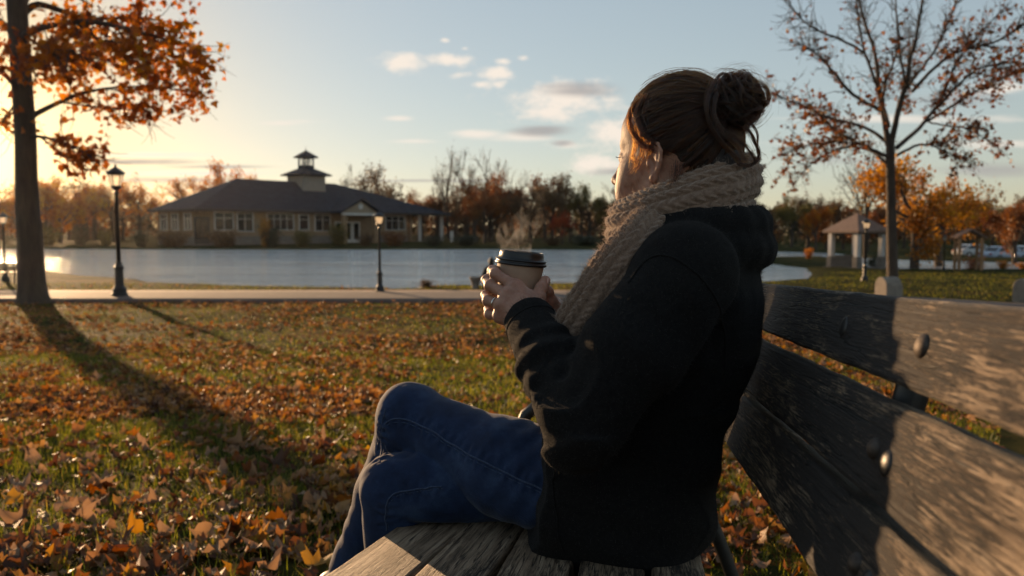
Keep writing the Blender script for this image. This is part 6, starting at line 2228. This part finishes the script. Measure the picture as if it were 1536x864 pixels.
PAPER = simple('kraft_paper', [(.3, (.36, .255, .18)), (.7, (.43, .31, .225))], .65, 35, bump_d=.0003)
m, nt, b = newmat('black_plastic'); b.inputs['Base Color'].default_value = (.012, .012, .013, 1); b.inputs['Roughness'].default_value = .38
nt_v = coord(nt, 'Object'); bump(nt, b, noise(nt, nt_v, 300, 3), .0003, .4); LID = m
tilt_lathe('cup_wall', [(0, .003), (.0285, .003), (.0288, 0), (.0300, 0), (.0428, .098), (.0420, .0985)], PAPER, cup)
lid = tilt_lathe('lid', [(.0425, .0905), (.0452, .0900), (.0460, .0915), (.0460, .0935), (.0450, .0950), (.0440, .0955), (.0438, .0968), (.0452, .0975), (.0455, .0992), (.0445, .1005), (.0415, .1012), (.0400, .1035), (.0392, .1085), (.0386, .1125), (.0376, .1136), (.0360, .1132), (.0345, .1085), (.0340, .1075), (.010, .1072), (.0, .1072)], LID, cup)

# steam: a thin drifting volume above the lid
sb = Field((-.06, -.05, -.005), (.07, .05, .15), .004)
sb.chain([[-.012, 0, .0], [-.014, 0, .03], [.012, 0, .055], [.024, 0, .08], [.018, 0, .11], [.022, 0, .14]], [.030, .028, .020, .018, .017, .010], .02)
V, Q = sb.mesh(2)
m = bpy.data.materials.new('steam'); m.use_nodes = True; nt = m.node_tree; nt.nodes.clear()
o = N(nt, 'ShaderNodeOutputMaterial'); pv = N(nt, 'ShaderNodeVolumePrincipled'); pv.inputs['Color'].default_value = (.95, .93, .9, 1); pv.inputs['Anisotropy'].default_value = .45
v = coord(nt, 'Object', (1, 1, .55))
w1 = noise(nt, v, 38, 3, .55, 2.2)
mr = N(nt, 'ShaderNodeMapRange', interpolation_type='SMOOTHSTEP'); nt.links.new(w1, mr.inputs[0]); mr.inputs[1].default_value = .46; mr.inputs[2].default_value = .62; mr.inputs[4].default_value = 5
sp = N(nt, 'ShaderNodeSeparateXYZ'); nt.links.new(coord(nt, 'Object'), sp.inputs[0])
fa = N(nt, 'ShaderNodeMapRange'); nt.links.new(sp.outputs[2], fa.inputs[0]); fa.inputs[1].default_value = 0; fa.inputs[2].default_value = .13; fa.inputs[3].default_value = 1; fa.inputs[4].default_value = .15
mu = N(nt, 'ShaderNodeMath', operation='MULTIPLY'); nt.links.new(mr.outputs[0], mu.inputs[0]); nt.links.new(fa.outputs[0], mu.inputs[1])
nt.links.new(mu.outputs[0], pv.inputs['Density']); nt.links.new(pv.outputs[0], o.inputs['Volume'])
so = link('steam', np_mesh('steam', V, Q), m); so.location = CB + CAX * .111
tag(so, kind='stuff')
# ------------------------------------------------------------------ fallen leaves and grass on the near lawn
def leaf_solid(rng, curl, fold, size=1.0):
    """one maple leaf as a curled fan of faces with an inner ring and a stalk; lies roughly in its own xy plane"""
    if rng.random() < .62: o = MAPLE.copy()
    else:      # plain pointed leaf with a wavy edge
        t_ = np.linspace(0, 2 * math.pi, 16, endpoint=False); o = np.column_stack([.30 * np.sin(t_) * (1 + .10 * np.cos(5 * t_)), .5 - .5 * np.cos(t_)])
        o[:, 0] *= .8 + .5 * np.sin(np.pi * np.clip(o[:, 1], 0, 1)) * rng.uniform(.4, 1)
    o[:, 1] -= .42
    o[:, 0] *= rng.uniform(.85, 1.15); o = o * (1 + rng.normal(size=(len(o), 1)) * .11)
    inner = o * .5 + rng.normal(size=o.shape) * .015
    P2 = np.vstack([[[0, -.05]], inner, o])
    ang = rng.uniform(0, 6.28)
    ca, sa = math.cos(ang), math.sin(ang)
    u = P2[:, 0] * ca + P2[:, 1] * sa
    r = np.linalg.norm(P2, axis=1)
    z = curl * u ** 2 * 1.6 + fold * np.abs(P2[:, 0]) + .10 * np.sin(P2[:, 0] * 7 + ang) * r + .10 * np.sin(P2[:, 1] * 9 + 2 * ang) * r + rng.normal(size=len(P2)) * .03 * (r > .3)
    z[-len(o):] += rng.normal(size=len(o)) * .15
    V = np.column_stack([P2, z])
    n = len(o); F3, F4 = [], []
    for i in range(n):
        j = (i + 1) % n
        F3.append((0, 1 + i, 1 + j)); F4.append((1 + i, 1 + n + i, 1 + n + j, 1 + j))
    # stalk
    b0 = V[1 + n]; k = len(V)
    st = np.array([b0 + [-.012, 0, 0], b0 + [.012, 0, 0], b0 + [.02, -.22, .05], b0 + [.0, -.22, .05], b0 + [.05, -.40, .12], b0 + [.03, -.40, .12]])
    V = np.vstack([V, st]); F4 += [(k, k + 1, k + 2, k + 3), (k + 3, k + 2, k + 4, k + 5)]
    return V * size, np.array(F3), np.array(F4)


def litter_mat(name, stops):
    m = leafmat(name, stops, .38, .55, attr='hue', spec=.35)
    nt = m.node_tree
    p = [n for n in nt.nodes if n.type == 'BSDF_PRINCIPLED'][0]
    v = coord(nt, 'Object')
    b_ = N(nt, 'ShaderNodeBump'); b_.inputs['Strength'].default_value = .5; b_.inputs['Distance'].default_value = .004
    nt.links.new(noise(nt, v, 70, 4), b_.inputs['Height']); nt.links.new(b_.outputs[0], p.inputs['Normal'])
    return m


TAN = [(0, (.16, .085, .045)), (.5, (.24, .135, .075)), (1, (.32, .20, .12))]
RUSTY = [(0, (.13, .040, .014)), (.5, (.22, .075, .020)), (1, (.30, .12, .03))]
GOLD = [(0, (.30, .12, .02)), (.5, (.38, .18, .03)), (1, (.44, .25, .05))]
DARK = [(0, (.06, .028, .015)), (.5, (.10, .045, .022)), (1, (.14, .065, .03))]
ALL = [(0, (.06, .026, .013)), (.25, (.14, .055, .022)), (.45, (.25, .095, .025)), (.6, (.24, .13, .07)), (.8, (.37, .18, .035)), (1, (.33, .21, .13))]
KIND = [('tan', TAN, 'dry tan curled leaf lying on the near lawn', .50), ('rust', RUSTY, 'rusty orange leaf lying on the near lawn', .22), ('gold', GOLD, 'golden yellow leaf lying on the near lawn', .10), ('dark', DARK, 'dark brown withered leaf lying on the near lawn', .18)]
rng = np.random.default_rng(99)


def lawn_points(n, dmin, dmax, left=-.70, right=.62):
    """even spread over the part of the lawn in front of the camera"""
    y = np.sqrt(rng.uniform(dmin ** 2, dmax ** 2, n)); x = y * rng.uniform(left, right, n)
    return np.stack([x, y], 1)


def keep(p, m=.10):
    on_path = np.abs(p[:, 1] - path_mid(p[:, 0])) < PATH_HALF - .1
    return ~on_path & (lake_sd(p) > 1.0)


protos = {}
for nm, stops, lb, sh in KIND:
    mt = litter_mat('leaf_' + nm, stops); protos[nm] = []
    for k in range(7):
        V, F3, F4 = leaf_solid(rng, rng.uniform(.2, 1.1) * rng.choice([1, 1, -.6]), rng.uniform(-.2, .5))
        me = np_mesh('fallen_leaf', V, [F3, F4]); add_attr(me, 'hue', np.clip(rng.random() + rng.normal(size=len(V)) * .06, 0, 1)); me.materials.append(mt)
        me.polygons.foreach_set('use_smooth', np.ones(len(me.polygons), bool))
        protos[nm].append(me)

# the nearest leaves one by one
near = np.vstack([lawn_points(262, 2.15, 5.4, -.66, .0), np.column_stack([rng.uniform(.55, 1.25, 38), rng.uniform(1.5, 3.2, 38)])])
near = near[:300]
names = [k[0] for k in KIND]; pr_ = np.array([k[3] for k in KIND])
for (x, y) in near:
    nm = names[rng.choice(4, p=pr_ / pr_.sum())]; lb = [k[2] for k in KIND if k[0] == nm][0]
    o = bpy.data.objects.new('fallen_leaf', protos[nm][rng.integers(0, 7)]); COL.objects.link(o)
    s = rng.uniform(.045, .105) if rng.random() < .8 else rng.uniform(.10, .15)
    o.scale = (s, s, s)
    o.rotation_euler = (rng.normal() * .30, rng.normal() * .30, rng.uniform(0, 6.28))
    o.location = (x, y, H1(x, y) + rng.uniform(.022, .060))
    tag(o, lb, 'leaf', 'fallen leaves on the near lawn')

# the rest of the litter in one mass
pts = [lawn_points(13500, 2.2, 8), lawn_points(10500, 7, 15), lawn_points(12000, 14, 24), np.column_stack([rng.uniform(.5, 2.6, 500), rng.uniform(1.4, 6, 500)]), lawn_points(500, 25.5, 30, -.7, .2)]
p = np.vstack(pts); p = p[keep(p)]
dens = fbm(np.column_stack([p, 0 * p[:, 0]]), .55, 3)
right_fade = np.clip(1.15 - np.maximum(p[:, 0] - 3.5, 0) * .28, .10, 1)
p = p[(rng.random(len(p)) < (.13 + 1.3 * sstep(.41, .61, dens)) * right_fade)]
z = H(p[:, 0], p[:, 1]) + rng.uniform(.012, .05, len(p))
lib = [leaf_solid(rng, rng.uniform(.2, 1.1) * rng.choice([1, 1, -.6]), rng.uniform(-.2, .5)) for _ in range(24)]
which = rng.integers(0, 24, len(p))
Vs, F3s, F4s, hues, o_ = [], [], [], [], 0
for w in range(24):
    ix = np.where(which == w)[0]
    V, F3, F4 = lib[w]; n = len(ix)
    s = rng.uniform(.035, .10, n); rz = rng.uniform(0, 6.28, n); rx = rng.normal(size=n) * .40; ry = rng.normal(size=n) * .40
    c, s_ = np.cos(rz), np.sin(rz)
    X = V[None, :, 0] * s[:, None]; Y = V[None, :, 1] * s[:, None]; Z = V[None, :, 2] * s[:, None]
    Y, Z = Y * np.cos(rx)[:, None] - Z * np.sin(rx)[:, None], Y * np.sin(rx)[:, None] + Z * np.cos(rx)[:, None]
    X, Z = X * np.cos(ry)[:, None] + Z * np.sin(ry)[:, None], -X * np.sin(ry)[:, None] + Z * np.cos(ry)[:, None]
    X, Y = X * c[:, None] - Y * s_[:, None], X * s_[:, None] + Y * c[:, None]
    W_ = np.stack([X + p[ix, 0][:, None], Y + p[ix, 1][:, None], Z + z[ix][:, None]], -1)
    Vs.append(W_.reshape(-1, 3)); off = o_ + np.arange(n)[:, None, None] * len(V)
    F3s.append((F3[None] + off).reshape(-1, 3)); F4s.append((F4[None] + off).reshape(-1, 4))
    hues.append(np.repeat(rng.random(n), len(V))); o_ += n * len(V)
me = np_mesh('leaf_litter', np.vstack(Vs), [np.vstack(F3s), np.vstack(F4s)])
add_attr(me, 'hue', np.concatenate(hues))
tag(link('leaf_litter', me, litter_mat('leaf_mixed', ALL), smooth=True), kind='stuff')

# grass blades
def blades(p, hmin, hmax, w):
    n = len(p); z = H(p[:, 0], p[:, 1])
    h = rng.uniform(hmin, hmax, n) * (.6 + .8 * fbm(np.column_stack([p, 0 * z]), 1.6, 2)); a = rng.uniform(0, 6.28, n); lean = rng.uniform(.1, .95, n)
    dx, dy = np.cos(a), np.sin(a); wx, wy = -dy * w, dx * w
    b = np.column_stack([p, z - .008])
    L = np.stack([dx, dy], 1)
    def lvl(t, k):
        q = b.copy(); q[:, :2] += L * (lean * h * t ** 1.8)[:, None]; q[:, 2] += h * t * (1 - .35 * lean * t)
        e = np.column_stack([wx * k, wy * k, 0 * wx]) if k else None
        return (q - e, q + e) if k else (q,)
    a0, a1 = lvl(0, 1); b0, b1 = lvl(.5, .8); (c,) = lvl(1, 0)
    V = np.stack([a0, a1, b0, b1, c], 1).reshape(-1, 3); k = np.arange(n)[:, None] * 5
    return V, k + np.array([[0, 1, 3, 2]]), k + np.array([[2, 3, 4]])


sets = [(lawn_points(60000, 1.9, 6.2), .04, .10, .0024), (lawn_points(62000, 5.8, 12.5), .04, .095, .0042), (lawn_points(52000, 12, 24), .035, .075, .006),
        (np.column_stack([rng.uniform(.45, 2.2, 9000), rng.uniform(1.2, 5, 9000)]), .03, .08, .0022), (lawn_points(22000, 24, 40, -.1, .72), .04, .08, .010), (lawn_points(9000, 26, 31, -.7, .3), .05, .12, .008)]
Vs, Q4, T3, hu, o_ = [], [], [], [], 0
for p, a, b_, w in sets:
    p = p[keep(p)]
    d = fbm(np.column_stack([p, 0 * p[:, 0] + 4]), .8, 3)
    p = p[rng.random(len(p)) < .38 + 1.0 * sstep(.38, .56, d)]
    V, F4, F3 = blades(p, a, b_, w)
    Vs.append(V); Q4.append(F4 + o_); T3.append(F3 + o_); hu.append(np.repeat(rng.random(len(p)), 5)); o_ += len(V)
me = np_mesh('grass', np.vstack(Vs), [np.vstack(Q4), np.vstack(T3)])
add_attr(me, 'hue', np.concatenate(hu))
GR = leafmat('grass_blades', [(0, (.030, .045, .008)), (.4, (.10, .12, .016)), (.75, (.20, .19, .026)), (1, (.26, .19, .045))], .6, .5, attr='hue')
tag(link('grass', me, GR), kind='stuff')

# ------------------------------------------------------------------ evening air
m = bpy.data.materials.new('haze'); m.use_nodes = True; nt = m.node_tree; nt.nodes.clear()
o = N(nt, 'ShaderNodeOutputMaterial'); pv = N(nt, 'ShaderNodeVolumePrincipled'); pv.inputs['Color'].default_value = (.95, .93, .9, 1); pv.inputs['Density'].default_value = .00004; pv.inputs['Anisotropy'].default_value = .8
nt.links.new(pv.outputs[0], o.inputs['Volume'])
hz = MB().box((-7, 60, 8.5), (1960, 1500, 23)).build('haze', m); tag(hz, kind='stuff')
